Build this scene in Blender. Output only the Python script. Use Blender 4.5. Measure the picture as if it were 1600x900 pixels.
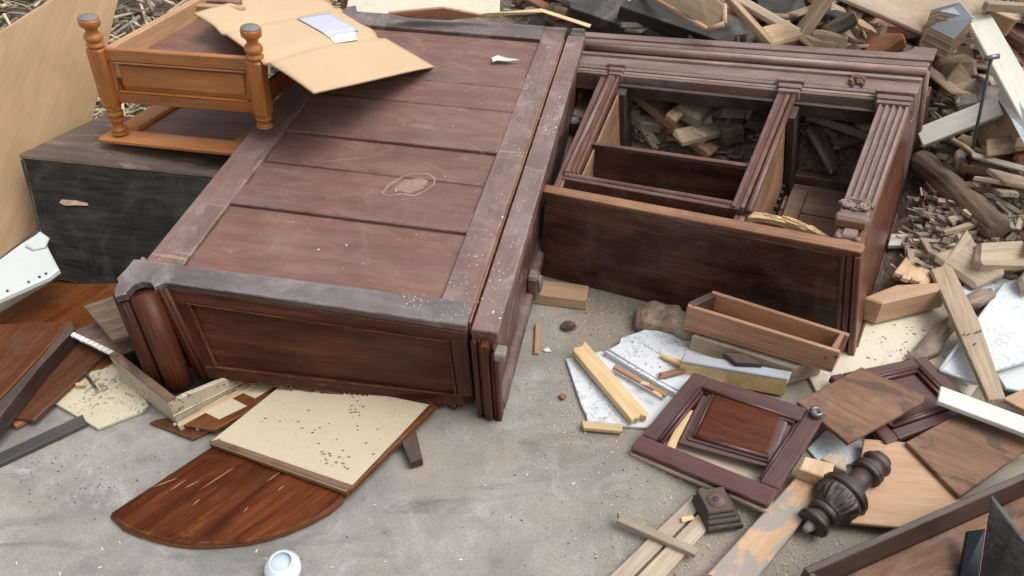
import bpy, math, random
from mathutils import Vector as V3, Matrix
for o in list(bpy.data.objects): bpy.data.objects.remove(o)
S = bpy.context.scene; COL = S.collection
PI = math.pi
# ------------------------------------------------------------------ camera
FPX, PITCH, CH = 1130.0, 41.0, 1.55          # focal length in photo pixels, tilt down, eye height
cd = bpy.data.cameras.new('camera'); cam = bpy.data.objects.new('camera', cd); COL.objects.link(cam)
cd.sensor_width = 36; cd.lens = FPX/1600*36; cd.clip_end = 200; cd.clip_start = .05
cam.location = (0, 0, CH); cam.rotation_euler = (math.radians(90-PITCH), 0, 0); S.camera = cam
# ------------------------------------------------------------------ sky, sun, exposure
w = bpy.data.worlds.new('World'); S.world = w; w.use_nodes = True
nt = w.node_tree; bg = nt.nodes['Background']
SUN_EL, SUN_AZ = 63.0, 100.0                  # degrees; azimuth from +Y towards +X
sky = nt.nodes.new('ShaderNodeTexSky'); sky.sky_type = 'NISHITA'; sky.sun_disc = False
sky.sun_elevation = math.radians(SUN_EL); sky.sun_rotation = math.radians(SUN_AZ)
sky.dust_density = 6; sky.ozone_density = .6; sky.air_density = 1.0
hs = nt.nodes.new('ShaderNodeHueSaturation'); hs.inputs['Saturation'].default_value = .18
nt.links.new(sky.outputs[0], hs.inputs['Color']); nt.links.new(hs.outputs[0], bg.inputs[0]); bg.inputs[1].default_value = .15
sd = bpy.data.lights.new('sun', 'SUN'); sun = bpy.data.objects.new('sun', sd); COL.objects.link(sun)
sd.energy = .7; sd.angle = math.radians(38); sd.color = (1, .95, .88)
a, e = math.radians(SUN_AZ), math.radians(SUN_EL)
sun.rotation_euler = V3((math.sin(a)*math.cos(e), math.cos(a)*math.cos(e), math.sin(e))).to_track_quat('Z', 'Y').to_euler()
sun.location = (0, 0, 6)
vs = S.view_settings; vs.view_transform = 'Standard'; vs.look = 'None'; vs.exposure = .32; vs.gamma = 1; vs.use_curve_mapping = False
S.cycles.max_bounces = 6
# ------------------------------------------------------------------ measuring: a photo pixel to a point in the place
_p = math.radians(PITCH); FW = V3((0, math.cos(_p), -math.sin(_p))); UP = V3((0, math.sin(_p), math.cos(_p))); RT = V3((1, 0, 0)); EYE = V3((0, 0, CH))
def ray(x, y): return FW + RT*((x-800)/FPX) + UP*((450-y)/FPX)
def P(x, y, z=0.0):
    d = ray(x, y); return EYE + d*((z-CH)/d.z)
def PY(x, y, Y):
    d = ray(x, y); return EYE + d*(Y/d.y)
def PP(x, y, pt, n):
    d = ray(x, y); return EYE + d*((pt-EYE).dot(n)/d.dot(n))
def lerp(a, b, t): return a + (b-a)*t
# ------------------------------------------------------------------ mesh builder
RNG = random.Random(7)
class MB:
    def __init__(s): s.v=[]; s.f=[]; s.g=[]; s.sm=[]
    def add(s, v, f, g, smooth=False):
        n=len(s.v); s.v+= [V3(p) for p in v]; s.g+= [tuple(q) for q in g]
        for q in f: s.f.append([i+n for i in q]); s.sm.append(smooth)
    def box(s, a, b, M=None, c=.003, grain=0, sc=(1,1,1), jit=0):
        M = M or (lambda x,y,z: V3((x,y,z)))
        lo=[min(a[i],b[i]) for i in range(3)]; hi=[max(a[i],b[i]) for i in range(3)]
        ci=[min(c/sc[i], (hi[i]-lo[i])*.3) for i in range(3)]
        vs=[]; gs=[]; idx={}; off=[RNG.uniform(-20,20) for _ in range(3)]
        for sx in (0,1):
            for sy in (0,1):
                for sz in (0,1):
                    sg=(sx,sy,sz); j=[RNG.uniform(-jit,jit) for _ in range(3)]
                    for k in range(3):
                        p=[]
                        for i in range(3):
                            e = hi[i] if sg[i] else lo[i]
                            if i!=k: e += -ci[i] if sg[i] else ci[i]
                            p.append(e+j[i])
                        idx[sg+(k,)]=len(vs); vs.append(M(*p))
                        q=[p[i]*sc[i]+off[i] for i in range(3)]; gs.append((q[grain],q[(grain+1)%3],q[(grain+2)%3]))
        F=[]
        for k in range(3):
            i,j=(k+1)%3,(k+2)%3
            for sk in (0,1):
                def K(si,sj):
                    t=[0,0,0]; t[k]=sk; t[i]=si; t[j]=sj; return tuple(t)
                ring=[K(0,0),K(1,0),K(1,1),K(0,1)]
                if not sk: ring.reverse()
                F.append([idx[r+(k,)] for r in ring])
        for k in range(3):       # edges along axis k
            i,j=(k+1)%3,(k+2)%3
            for si in (0,1):
                for sj in (0,1):
                    def K(sk):
                        t=[0,0,0]; t[k]=sk; t[i]=si; t[j]=sj; return tuple(t)
                    q=[idx[K(0)+(i,)],idx[K(1)+(i,)],idx[K(1)+(j,)],idx[K(0)+(j,)]]
                    if si==sj: q.reverse()
                    F.append(q)
        for sg in [(x,y,z) for x in (0,1) for y in (0,1) for z in (0,1)]:
            q=[idx[sg+(0,)],idx[sg+(1,)],idx[sg+(2,)]]
            if (sum(sg)%2)==0: q.reverse()
            F.append(q)
        s.add(vs,F,gs); return s
    def slab(s, poly, t, c=.002, ge=(0,1), flip=False):
        poly=[V3(p) for p in poly]; n=V3((0,0,0)); m=len(poly)
        for i in range(m): n+=poly[i].cross(poly[(i+1)%m])
        n.normalize()
        if (n.z<0) != flip: poly.reverse(); n=-n; ge=(m-1-ge[0], m-1-ge[1])
        e1=(poly[ge[1]]-poly[ge[0]]); e1-=n*e1.dot(n); e1.normalize(); e2=n.cross(e1); o=[RNG.uniform(-20,20) for _ in range(3)]
        ins=[]
        for i in range(m):
            a=(poly[i]-poly[i-1]); b=(poly[(i+1)%m]-poly[i]); na=n.cross(a.normalized()); nb=n.cross(b.normalized()); h=na+nb
            L=h.length; h=h/L if L>1e-6 else na
            ins.append(h*min(c/max(.3,L/2), c*2.5))
        r=[[p+ins[i] for i,p in enumerate(poly)],[p-n*c for p in poly],[p-n*(t-c) for p in poly],[p+ins[i]-n*t for i,p in enumerate(poly)]]
        vs=sum(r,[]); F=[list(range(m)), [3*m+i for i in reversed(range(m))]]
        for k in range(3):
            for i in range(m):
                j=(i+1)%m; F.append([k*m+j,k*m+i,(k+1)*m+i,(k+1)*m+j])
        s.add(vs,F,[(p.dot(e1)+o[0],p.dot(e2)+o[1],p.dot(n)+o[2]) for p in vs]); return s
    def lathe(s, prof, p0, ax, n=24, ref=None, mod=None):
        p0=V3(p0); ax=V3(ax).normalized(); r=ref or (V3((0,0,1)) if abs(ax.z)<.9 else V3((1,0,0)))
        u=(r-ax*r.dot(ax)).normalized(); v=ax.cross(u); vs=[]; gs=[]; o=RNG.uniform(-9,9)
        for (h,rad) in prof:
            for k in range(n):
                a=2*PI*k/n; rr=rad*(mod(h,a) if mod else 1)
                vs.append(p0+ax*h+(u*math.cos(a)+v*math.sin(a))*rr); gs.append((h+o, rad*math.cos(a)+o, rad*math.sin(a)+o))
        F=[]
        for i in range(len(prof)-1):
            for k in range(n):
                j=(k+1)%n; F.append([i*n+k,i*n+j,(i+1)*n+j,(i+1)*n+k])
        F.append([k for k in reversed(range(n))]); F.append([(len(prof)-1)*n+k for k in range(n)])
        s.add(vs,F,gs,True); return s
    def tube(s, pts, r, n=8):
        pts=[V3(p) for p in pts]; vs=[]; gs=[]; d=0
        for i,p in enumerate(pts):
            t=(pts[min(i+1,len(pts)-1)]-pts[max(i-1,0)]).normalized(); a=V3((0,0,1)) if abs(t.z)<.9 else V3((1,0,0))
            u=(a-t*a.dot(t)).normalized(); v=t.cross(u); rr=r[i] if isinstance(r,(list,tuple)) else r
            if i: d+=(p-pts[i-1]).length
            for k in range(n):
                q=2*PI*k/n; vs.append(p+(u*math.cos(q)+v*math.sin(q))*rr); gs.append((d,rr*math.cos(q),rr*math.sin(q)))
        F=[]
        for i in range(len(pts)-1):
            for k in range(n):
                j=(k+1)%n; F.append([i*n+k,i*n+j,(i+1)*n+j,(i+1)*n+k])
        F.append(list(reversed(range(n)))); F.append([(len(pts)-1)*n+k for k in range(n)])
        s.add(vs,F,gs,True); return s
    def grid(s, fn, nu, nv, t, sc=(1,1)):
        """closed sheet of thickness t from fn(u,v)->point"""
        top=[[V3(fn(i/nu,j/nv)) for j in range(nv+1)] for i in range(nu+1)]
        def nr(i,j):
            a=top[min(i+1,nu)][j]-top[max(i-1,0)][j]; b=top[i][min(j+1,nv)]-top[i][max(j-1,0)]; return a.cross(b).normalized()
        W=nv+1; N=(nu+1)*W; vs=[top[i][j] for i in range(nu+1) for j in range(W)]+[top[i][j]-nr(i,j)*t for i in range(nu+1) for j in range(W)]
        gs=[(i/nu*sc[0],j/nv*sc[1],0) for i in range(nu+1) for j in range(W)]; gs=gs+[(a,b,t) for a,b,_ in gs]; F=[]
        for i in range(nu):
            for j in range(nv):
                q=[i*W+j,(i+1)*W+j,(i+1)*W+j+1,i*W+j+1]; F.append(q); F.append([N+k for k in reversed(q)])
        for i in range(nu):
            for j in (0,nv):
                q=[i*W+j,(i+1)*W+j]; F.append(([q[1],q[0],N+q[0],N+q[1]]) if j==0 else [q[0],q[1],N+q[1],N+q[0]])
        for j in range(nv):
            for i in (0,nu):
                q=[i*W+j,i*W+j+1]; F.append([q[0],q[1],N+q[1],N+q[0]] if i==0 else [q[1],q[0],N+q[0],N+q[1]])
        s.add(vs,F,gs,True); return s
    def mesh(s, name, base=V3((0,0,0))):
        me=bpy.data.meshes.new(name); me.from_pydata([tuple(p-base) for p in s.v],[],s.f); me.update()
        at=me.attributes.new('gr','FLOAT_VECTOR','POINT'); at.data.foreach_set('vector',[x for g in s.g for x in g])
        me.polygons.foreach_set('use_smooth', s.sm)
        return me
    def low(s):
        n=len(s.v); c=sum(s.v,V3((0,0,0)))/n; c.z=min(p.z for p in s.v); return c
    def build(s, name, mat, parent=None, base=None):
        if base is None: base = ROOT[parent.name] if parent is not None and parent.name in ROOT else s.low()
        o=bpy.data.objects.new(name, s.mesh(name, base)); COL.objects.link(o); o.data.materials.append(mat)
        if parent is not None: o.parent=parent; ROOT[o.name]=base
        else: o.location=base; ROOT[o.name]=base
        return o
ROOT={}
def tag(o, label=None, cat=None, group=None, kind=None):
    if label: o['label']=label
    if cat: o['category']=cat; o['kind']='thing'
    if group: o['group']=group
    if kind: o['kind']=kind
    return o
def thing(name, label, cat, loc, group=None):
    o=bpy.data.objects.new(name,None); COL.objects.link(o); o.empty_display_size=.1; o.location=loc; ROOT[o.name]=V3(loc); return tag(o,label,cat,group)
def pts(q, z=0): return [P(a[0],a[1],a[2] if len(a)>2 else z) for a in q]
def board(name, label, cat, q, z, t, m, ge=(0,1), group=None, c=.002):
    return tag(MB().slab(pts(q,z),t,c,ge).build(name,m),label,cat,group)
# ------------------------------------------------------------------ materials
def L(nt,a,b): nt.links.new(a,b)
def new_mat(name):
    m=bpy.data.materials.new(name); m.use_nodes=True; nt=m.node_tree; return m,nt,nt.nodes['Principled BSDF']
def N(nt,t,**k):
    n=nt.nodes.new(t)
    for a,b in k.items():
        if a in n.inputs: n.inputs[a].default_value=b
        else: setattr(n,a,b)
    return n
def ramp(nt,src,stops):
    r=nt.nodes.new('ShaderNodeValToRGB'); el=r.color_ramp.elements
    while len(el)<len(stops): el.new(.5)
    for e_,(p,c) in zip(el,stops): e_.position=p; e_.color=(c if hasattr(c,'__len__') else (c,c,c))+((1,) if (not hasattr(c,'__len__') or len(c)==3) else ())
    L(nt,src,r.inputs[0]); return r.outputs[0]
def mixc(nt,f,a,b,mode='MIX'):
    m=nt.nodes.new('ShaderNodeMix'); m.data_type='RGBA'; m.blend_type=mode
    for s,v in ((m.inputs[0],f),(m.inputs[6],a),(m.inputs[7],b)):
        if hasattr(v,'default_value'): L(nt,v,s)
        else: s.default_value = v if not isinstance(v,tuple) else v+(1,)
    return m.outputs[2]
def mth(nt,op,a,b=0.0):
    m=nt.nodes.new('ShaderNodeMath'); m.operation=op
    for s,v in ((m.inputs[0],a),(m.inputs[1],b)):
        if hasattr(v,'default_value'): L(nt,v,s)
        else: s.default_value=v
    return m.outputs[0]
def noise(nt,vec,scale,detail=4,rough=.55,dist=0,mul=None,off=None):
    if mul or off:
        mp=nt.nodes.new('ShaderNodeMapping'); L(nt,vec,mp.inputs[0])
        if mul: mp.inputs['Scale'].default_value=mul
        if off: mp.inputs['Location'].default_value=off
        vec=mp.outputs[0]
    n=nt.nodes.new('ShaderNodeTexNoise'); n.inputs['Scale'].default_value=scale; n.inputs['Detail'].default_value=detail; n.inputs['Roughness'].default_value=rough; n.inputs['Distortion'].default_value=dist
    L(nt,vec,n.inputs['Vector']); return n.outputs['Fac']
def gvec(nt, vary=True):
    at=N(nt,'ShaderNodeAttribute',attribute_name='gr'); oi=nt.nodes.new('ShaderNodeObjectInfo')
    cx=nt.nodes.new('ShaderNodeCombineXYZ'); r=mth(nt,'MULTIPLY',oi.outputs['Random'],37.0)
    for i in range(3): L(nt,r,cx.inputs[i])
    va=nt.nodes.new('ShaderNodeVectorMath'); va.operation='ADD'; L(nt,at.outputs['Vector'],va.inputs[0]); L(nt,cx.outputs[0],va.inputs[1])
    return va.outputs[0], oi.outputs['Random']
def wood(name, c1, c2, rough=.45, dust=0, dustc=(.42,.40,.38), fine=1.0, speck=0, speckc=(.62,.58,.52), scratch=0, blot=.5, wear=None, bump=.25, vary=.25, spec=.5, huev=0, smudge=0, edge=None, wthr=.56, pore=.28):
    m,nt,b=new_mat(name); g,rnd=gvec(nt)
    gn=noise(nt,g,1.0,5,.62,.7,mul=(2.2*fine,26*fine,26*fine))
    fib=noise(nt,g,1.0,3,.7,.2,mul=(9*fine,190*fine,190*fine))
    f=mth(nt,'ADD',mth(nt,'MULTIPLY',gn,.58),mth(nt,'MULTIPLY',fib,.42))
    col=ramp(nt,f,[(.37,c1),(.63,c2)])
    col=mixc(nt,ramp(nt,fib,[(.27,pore),(.40,0.0)]),col,tuple(x*.35 for x in c1))
    bl=noise(nt,g,1.0,4,.6,.5,mul=(4,9,9))
    col=mixc(nt,mth(nt,'MULTIPLY',ramp(nt,bl,[(.38,1.0),(.62,0.0)]),blot),col,tuple(x*.42 for x in c1))
    if wear:
        wn=noise(nt,g,1.0,6,.65,.6,mul=(7,13,13),off=(3,5,7)); col=mixc(nt,ramp(nt,wn,[(wthr,0.0),(wthr+.05 if wthr<.55 else .68,.8)]),col,wear)
    rg=mth(nt,'ADD',mth(nt,'MULTIPLY',bl,.22),rough-.1)
    if vary:
        h=N(nt,'ShaderNodeHueSaturation'); L(nt,col,h.inputs['Color']); L(nt,mth(nt,'ADD',mth(nt,'MULTIPLY',rnd,vary*2),1-vary),h.inputs['Value'])
        r2=mth(nt,'FRACT',mth(nt,'MULTIPLY',rnd,17.3)); L(nt,mth(nt,'ADD',mth(nt,'MULTIPLY',r2,.7*vary*2),1-.7*vary),h.inputs['Saturation']); col=h.outputs[0]
    if smudge:
        sm=noise(nt,g,1.0,5,.7,1.2,mul=(6,6,6),off=(9,2,1)); col=mixc(nt,mth(nt,'MULTIPLY',ramp(nt,sm,[(.50,0.0),(.72,1.0)]),smudge),col,(.36,.32,.31))
    if dust:
        ge=nt.nodes.new('ShaderNodeNewGeometry'); sx=nt.nodes.new('ShaderNodeSeparateXYZ'); L(nt,ge.outputs['Normal'],sx.inputs[0])
        up=ramp(nt,sx.outputs['Z'],[(.55,0.0),(.92,1.0)])
        dn=noise(nt,g,1.0,7,.7,.3,mul=(5,7,7),off=(1,9,4)); d=mth(nt,'MULTIPLY',mth(nt,'MULTIPLY',ramp(nt,dn,[(.30,.25),(.7,1.0)]),up),dust)
        col=mixc(nt,d,col,dustc); rg=mth(nt,'ADD',rg,mth(nt,'MULTIPLY',d,.35))
    if edge:
        bv=nt.nodes.new('ShaderNodeBevel'); bv.samples=4; bv.inputs['Radius'].default_value=.0055; ge2=nt.nodes.new('ShaderNodeNewGeometry')
        dp=nt.nodes.new('ShaderNodeVectorMath'); dp.operation='DOT_PRODUCT'; L(nt,bv.outputs[0],dp.inputs[0]); L(nt,ge2.outputs['Normal'],dp.inputs[1])
        en=noise(nt,g,1.0,5,.7,.4,mul=(14,40,40),off=(2,8,5)); em=mth(nt,'MULTIPLY',ramp(nt,dp.outputs['Value'],[(.86,1.0),(.985,0.0)]),ramp(nt,en,[(.42,0.0),(.60,.8)])); col=mixc(nt,em,col,edge)
    if scratch:
        for mul,rz in (((3,150,3),.5),((2.5,110,3),-.35)):
            mp=nt.nodes.new('ShaderNodeMapping'); L(nt,g,mp.inputs[0]); mp.inputs['Rotation'].default_value=(0,0,rz)
            sn=noise(nt,mp.outputs[0],1.0,2,.5,.3,mul=mul); col=mixc(nt,mth(nt,'MULTIPLY',ramp(nt,sn,[(.70,0.0),(.74,1.0)]),scratch),col,(.55,.40,.30))
    if speck:
        vo=nt.nodes.new('ShaderNodeTexVoronoi'); vo.inputs['Scale'].default_value=150; L(nt,g,vo.inputs['Vector'])
        mk=noise(nt,g,1.0,4,.6,0,mul=(5,5,5),off=(4,4,4)); thr=mth(nt,'MULTIPLY',ramp(nt,mk,[(.50,0.0),(.72,.36)]),speck)
        col=mixc(nt,mth(nt,'LESS_THAN',vo.outputs['Distance'],thr),col,speckc)
    L(nt,col,b.inputs['Base Color']); L(nt,rg,b.inputs['Roughness']); b.inputs['Specular IOR Level'].default_value=spec
    bp=nt.nodes.new('ShaderNodeBump'); bp.inputs['Strength'].default_value=bump; bp.inputs['Distance'].default_value=.004; L(nt,f,bp.inputs['Height']); L(nt,bp.outputs[0],b.inputs['Normal'])
    return m
def plain(name, c, rough=.5, dirt=.25, dirtc=(.18,.15,.12), scale=6, speck=0, metal=0, spec=.5, bump=.05, streak=0):
    m,nt,b=new_mat(name); g,rnd=gvec(nt)
    n1=noise(nt,g,scale,6,.65,.4); col=mixc(nt,mth(nt,'MULTIPLY',ramp(nt,n1,[(.38,0.0),(.78,1.0)]),dirt),c,dirtc)
    if streak:
        sn=noise(nt,g,1.0,4,.6,.5,mul=(30,4,4)); col=mixc(nt,mth(nt,'MULTIPLY',ramp(nt,sn,[(.5,0.0),(.7,1.0)]),streak),col,dirtc)
    if speck:
        n2=noise(nt,g,95,3,.6,.3); mk=noise(nt,g,7,3,.6); col=mixc(nt,mth(nt,'MULTIPLY',ramp(nt,mth(nt,'ADD',n2,mth(nt,'MULTIPLY',mk,.75)),[(.965,0.0),(1.03,1.0)]),speck),col,(.07,.055,.045))
    L(nt,col,b.inputs['Base Color']); b.inputs['Roughness'].default_value=rough; b.inputs['Metallic'].default_value=metal; b.inputs['Specular IOR Level'].default_value=spec
    bp=nt.nodes.new('ShaderNodeBump'); bp.inputs['Strength'].default_value=bump; bp.inputs['Distance'].default_value=.003; L(nt,n1,bp.inputs['Height']); L(nt,bp.outputs[0],b.inputs['Normal'])
    return m
M={}
M['cab']=wood('cabinet_back_wood',(.12,.050,.036),(.215,.102,.074),.52,dust=.30,dustc=(.32,.23,.20),speck=.35,smudge=.16,wear=(.25,.145,.115),vary=.1,blot=.45,scratch=.22,bump=.4,edge=(.34,.22,.17))
M['cabframe']=wood('cabinet_frame_wood',(.115,.050,.038),(.195,.098,.077),.42,dust=.38,dustc=(.35,.28,.26),speck=.9,smudge=.35,vary=.08,blot=.5,scratch=.3,wear=(.28,.20,.175),edge=(.42,.34,.30))
M['cabrail']=wood('cabinet_rail_wood',(.125,.056,.042),(.215,.108,.084),.48,dust=.25,dustc=(.33,.25,.22),speck=.2,smudge=.18,vary=.05,blot=.4,scratch=.25,wear=(.11,.085,.095),edge=(.42,.32,.28))
M['cabstrip']=wood('cabinet_edge_wood',(.065,.040,.036),(.13,.085,.078),.42,dust=.5,dustc=(.30,.275,.285),speck=.8,smudge=.5,vary=.05,edge=(.42,.38,.36))
M['cabend']=wood('cabinet_end_wood',(.050,.013,.006),(.115,.036,.016),.42,speck=.2,vary=.05,blot=.55,spec=.22,edge=(.22,.10,.055))
M['cabfield']=wood('cabinet_end_field_wood',(.050,.013,.006),(.115,.036,.016),.42,speck=.2,vary=.05,blot=.55,spec=.22)
M['cabside']=wood('cabinet_side_wood',(.085,.034,.025),(.17,.075,.055),.42,dust=.3,speck=.8,smudge=.7,vary=.05,edge=(.34,.24,.20))
M['hut']=wood('bookcase_wood',(.075,.026,.016),(.17,.062,.036),.38,dust=.22,dustc=(.27,.22,.22),speck=.3,smudge=.15,vary=.1,edge=(.36,.19,.12))
M['hutcor']=wood('bookcase_cornice_wood',(.135,.078,.060),(.26,.155,.122),.45,dust=.45,dustc=(.32,.26,.25),smudge=.3,vary=.06,edge=(.42,.29,.22))
M['huthighlight']=wood('bookcase_highlight_moulding_wood',(.24,.145,.105),(.40,.27,.20),.45,dust=.3,smudge=.2,vary=.02,edge=(.55,.42,.33))  # paler cornice wood: highlights on the mouldings painted into the colour
M['hutend']=wood('bookcase_end_wood',(.045,.016,.009),(.15,.062,.034),.45,fine=.7,smudge=.12,vary=.05,blot=.8,spec=.3,edge=(.20,.11,.07))
M['hutbead']=wood('bookcase_worn_bead_wood',(.22,.10,.05),(.40,.22,.12),.4,vary=.03)
M['hutin']=wood('bookcase_inside_wood',(.20,.11,.065),(.37,.22,.14),.6,smudge=.2,vary=.15)
M['black']=wood('blackened_chest_wood',(.006,.006,.0055),(.040,.036,.029),.6,spec=.2,speck=.3,smudge=.06,bump=.4,vary=.02,blot=.5,edge=(.17,.14,.11))
M['blacktop']=wood('chest_top_wood',(.07,.045,.033),(.17,.118,.088),.65,dust=.1,spec=.3,fine=.7,vary=.05,wear=(.27,.21,.165),edge=(.30,.25,.20))
M['maple']=wood('orange_varnished_wood',(.34,.115,.026),(.52,.205,.055),.30,blot=.3,vary=.06,bump=.1,smudge=.08,edge=(.52,.25,.10))
M['maplein']=wood('table_underside_wood',(.21,.10,.07),(.34,.19,.14),.5,vary=.06)
M['maplelight']=wood('table_rail_raw_wood',(.42,.24,.12),(.58,.37,.20),.55,vary=.06,blot=.2)
M['bunend']=plain('worn_foot_end',(.22,.19,.18),.7,.5)
M['pine']=wood('pale_pine_wood',(.50,.33,.17),(.70,.51,.29),.6,blot=.15,vary=.12,dust=.1,speck=.12,speckc=(.15,.1,.07))
M['pineold']=wood('weathered_pine_wood',(.36,.27,.185),(.56,.45,.335),.75,blot=.3,vary=.15,wear=(.34,.30,.26),speck=.2,speckc=(.1,.08,.06))
M['pineyel']=wood('yellow_pine_wood',(.60,.39,.16),(.80,.59,.31),.55,fine=.8,blot=.1,vary=.05)
M['tan']=wood('tan_plywood',(.42,.25,.14),(.54,.35,.22),.6,blot=.12,vary=.06,speck=.1,speckc=(.2,.12,.08))
M['ply']=wood('brown_plywood_sheet',(.44,.28,.15),(.54,.36,.205),.75,blot=.2,vary=.04,fine=.35,smudge=.12,pore=0,spec=.2)
M['drawer']=wood('drawer_wood',(.33,.165,.088),(.49,.275,.165),.55,blot=.15,vary=.1,fine=1.3)
M['brownb']=wood('brown_board_wood',(.15,.078,.048),(.28,.16,.105),.6,smudge=.2,vary=.12,blot=.5,spec=.3,pore=.08,wear=(.085,.055,.042),wthr=.54)
M['redb']=wood('red_brown_board_wood',(.085,.026,.009),(.17,.058,.019),.45,spec=.25,vary=.15,blot=.4,smudge=.08,edge=(.30,.14,.07))
M['semi']=wood('polished_mahogany_top',(.060,.011,.003),(.17,.044,.010),.38,blot=.7,vary=.03,wear=(.22,.075,.018),bump=.1,spec=.16,edge=(.34,.17,.10))
M['door']=wood('purple_brown_door_wood',(.052,.016,.012),(.105,.038,.030),.36,dust=.18,dustc=(.24,.17,.18),vary=.08,blot=.3,edge=(.24,.13,.11))
M['field']=wood('burr_panel_wood',(.065,.014,.005),(.14,.036,.012),.42,spec=.2,fine=2,blot=.4,vary=.03)
M['dark']=wood('very_dark_wood',(.024,.013,.009),(.066,.038,.028),.46,vary=.1,dust=.3,dustc=(.2,.15,.12),smudge=.1,edge=(.16,.09,.06))
M['tray']=wood('dark_tray_wood',(.028,.014,.010),(.065,.034,.023),.4,vary=.05,dust=.15,edge=(.20,.13,.10))
M['grey']=wood('grey_weathered_wood',(.21,.18,.148),(.42,.37,.315),.85,blot=.5,vary=.3,wear=(.40,.34,.28))
M['greybrown']=wood('grey_brown_scrap_wood',(.19,.135,.092),(.38,.29,.205),.8,blot=.5,vary=.32,wear=(.33,.27,.21))
M['scraptan']=wood('light_scrap_wood',(.36,.25,.155),(.56,.42,.30),.75,blot=.35,vary=.25,speck=.2,speckc=(.1,.08,.06))
M['scrapred']=wood('reddish_scrap_wood',(.22,.10,.06),(.36,.19,.12),.7,blot=.35,vary=.25)
M['char']=wood('charred_beam_wood',(.02,.018,.017),(.075,.07,.066),.75,blot=.6,vary=.15,smudge=.35)
M['whitep']=plain('white_board_laminate',(.65,.69,.72),.45,.2,(.40,.36,.32),speck=.22)
M['whitew']=wood('white_painted_wood',(.62,.60,.50),(.76,.75,.66),.6,vary=.06,blot=.1,speck=.2,speckc=(.2,.16,.12))
M['cream']=plain('cream_laminate',(.54,.46,.33),.55,.22,(.34,.25,.16),scale=3,speck=.06)
M['creamdirty']=plain('dirty_cream_laminate',(.58,.52,.38),.55,.3,(.28,.22,.15),scale=5,speck=.65)
M['creamside']=plain('stained_cream_drawer_paint',(.50,.43,.32),.55,.5,(.22,.16,.10),scale=9,speck=.8)
M['card']=plain('cardboard',(.58,.42,.26),.85,.3,(.44,.30,.17),scale=3.5,bump=.02,streak=.05,speck=.03)
M['carded']=plain('cardboard_crease',(.66,.48,.29),.8,.1)
M['paper']=plain('printed_paper_sheet',(.55,.57,.72),.5,.05)
M['paperw']=plain('white_paper_strip',(.82,.80,.76),.5,.05)
M['ink']=plain('print_ink',(.30,.31,.44),.6,0)
M['pen']=plain('pencil_marks',(.05,.05,.06),.6,0)
M['metal']=plain('dull_steel',(.22,.23,.25),.35,.3,metal=.8)
M['whitemetal']=plain('white_enamel_metal',(.60,.65,.65),.35,.1)
M['blackmetal']=plain('dark_metal_rod',(.03,.03,.035),.4,.2)
M['plastic']=plain('white_plastic',(.80,.86,.90),.3,.03)
M['bluegrey']=plain('blue_grey_paint',(.38,.41,.45),.6,.35,(.2,.18,.16))
M['blueblack']=plain('blue_black_plastic',(.012,.018,.03),.4,.2,(.05,.05,.05))
M['slate']=wood('black_wedge_wood',(.022,.025,.025),(.065,.07,.068),.5,smudge=.35,vary=.02,scratch=.2)
M['straw']=wood('splinter_straw',(.50,.40,.26),(.74,.64,.46),.8,vary=.3,blot=.2)
M['chip']=wood('wood_chips',(.38,.26,.15),(.66,.52,.36),.8,blot=.4,vary=.2)
M['flake']=plain('white_paint_flakes',(.68,.65,.6),.6,.1)
M['bark']=wood('brown_bark_wood',(.09,.055,.035),(.26,.18,.12),.85,blot=.8,vary=.1,bump=.8,fine=.7)
M['drift']=wood('driftwood',(.20,.14,.10),(.42,.32,.24),.8,blot=.6,vary=.1,bump=.8,fine=.6)
M['ivory']=plain('ivory_sheet',(.66,.60,.48),.5,.2,(.4,.32,.22),scale=3,speck=.15)
M['sheettop']=wood('pale_tan_sheet',(.52,.38,.27),(.66,.52,.40),.6,blot=.2,vary=.03,smudge=.2)
M['cemplank']=wood('cement_stained_tan_wood',(.44,.27,.16),(.58,.39,.25),.65,blot=.1,vary=.03,wear=(.27,.26,.245),wthr=.50)
M['greybar']=wood('dark_grey_bar_wood',(.05,.046,.045),(.11,.10,.098),.6,vary=.03)
M['plyedge']=wood('plywood_edge',(.30,.20,.12),(.46,.34,.22),.8,fine=2.5,vary=.1)
# concrete
m,nt,b=new_mat('stained_concrete'); tc=nt.nodes.new('ShaderNodeTexCoord'); ov=tc.outputs['Object']
n1=noise(nt,ov,1.6,6,.6,.6); n2=noise(nt,ov,7,6,.68,.5); n3=noise(nt,ov,210,4,.75); n4=noise(nt,ov,2.3,5,.65,1.0,off=(4,7,0)); n5=noise(nt,ov,1.0,5,.62,.8,mul=(2.2,7,1))
col=ramp(nt,n2,[(.30,(.205,.196,.175)),(.50,(.30,.286,.256)),(.70,(.395,.378,.342))])
col=mixc(nt,ramp(nt,n4,[(.50,0.0),(.66,.62)]),col,(.345,.285,.225))
col=mixc(nt,ramp(nt,n1,[(.38,.75),(.52,0.0)]),col,(.185,.183,.172))
col=mixc(nt,ramp(nt,n5,[(.56,0.0),(.68,.7)]),col,(.125,.118,.105))
n6=noise(nt,ov,4.2,6,.7,1.4,off=(1,3,0)); col=mixc(nt,ramp(nt,n6,[(.55,0.0),(.66,.55)]),col,(.47,.46,.45))
sx=nt.nodes.new('ShaderNodeSeparateXYZ'); L(nt,ov,sx.inputs[0])
dirt=mth(nt,'MULTIPLY',ramp(nt,mth(nt,'ADD',sx.outputs['X'],mth(nt,'MULTIPLY',n4,.5)),[(.10,0.0),(.70,1.0)]),ramp(nt,n2,[(.35,.35),(.65,.9)]))
col=mixc(nt,dirt,col,(.275,.225,.172))
col=mixc(nt,mth(nt,'MULTIPLY',ramp(nt,n3,[(.38,1.0),(.5,0.0)]),.5),col,(.12,.11,.10))
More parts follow.
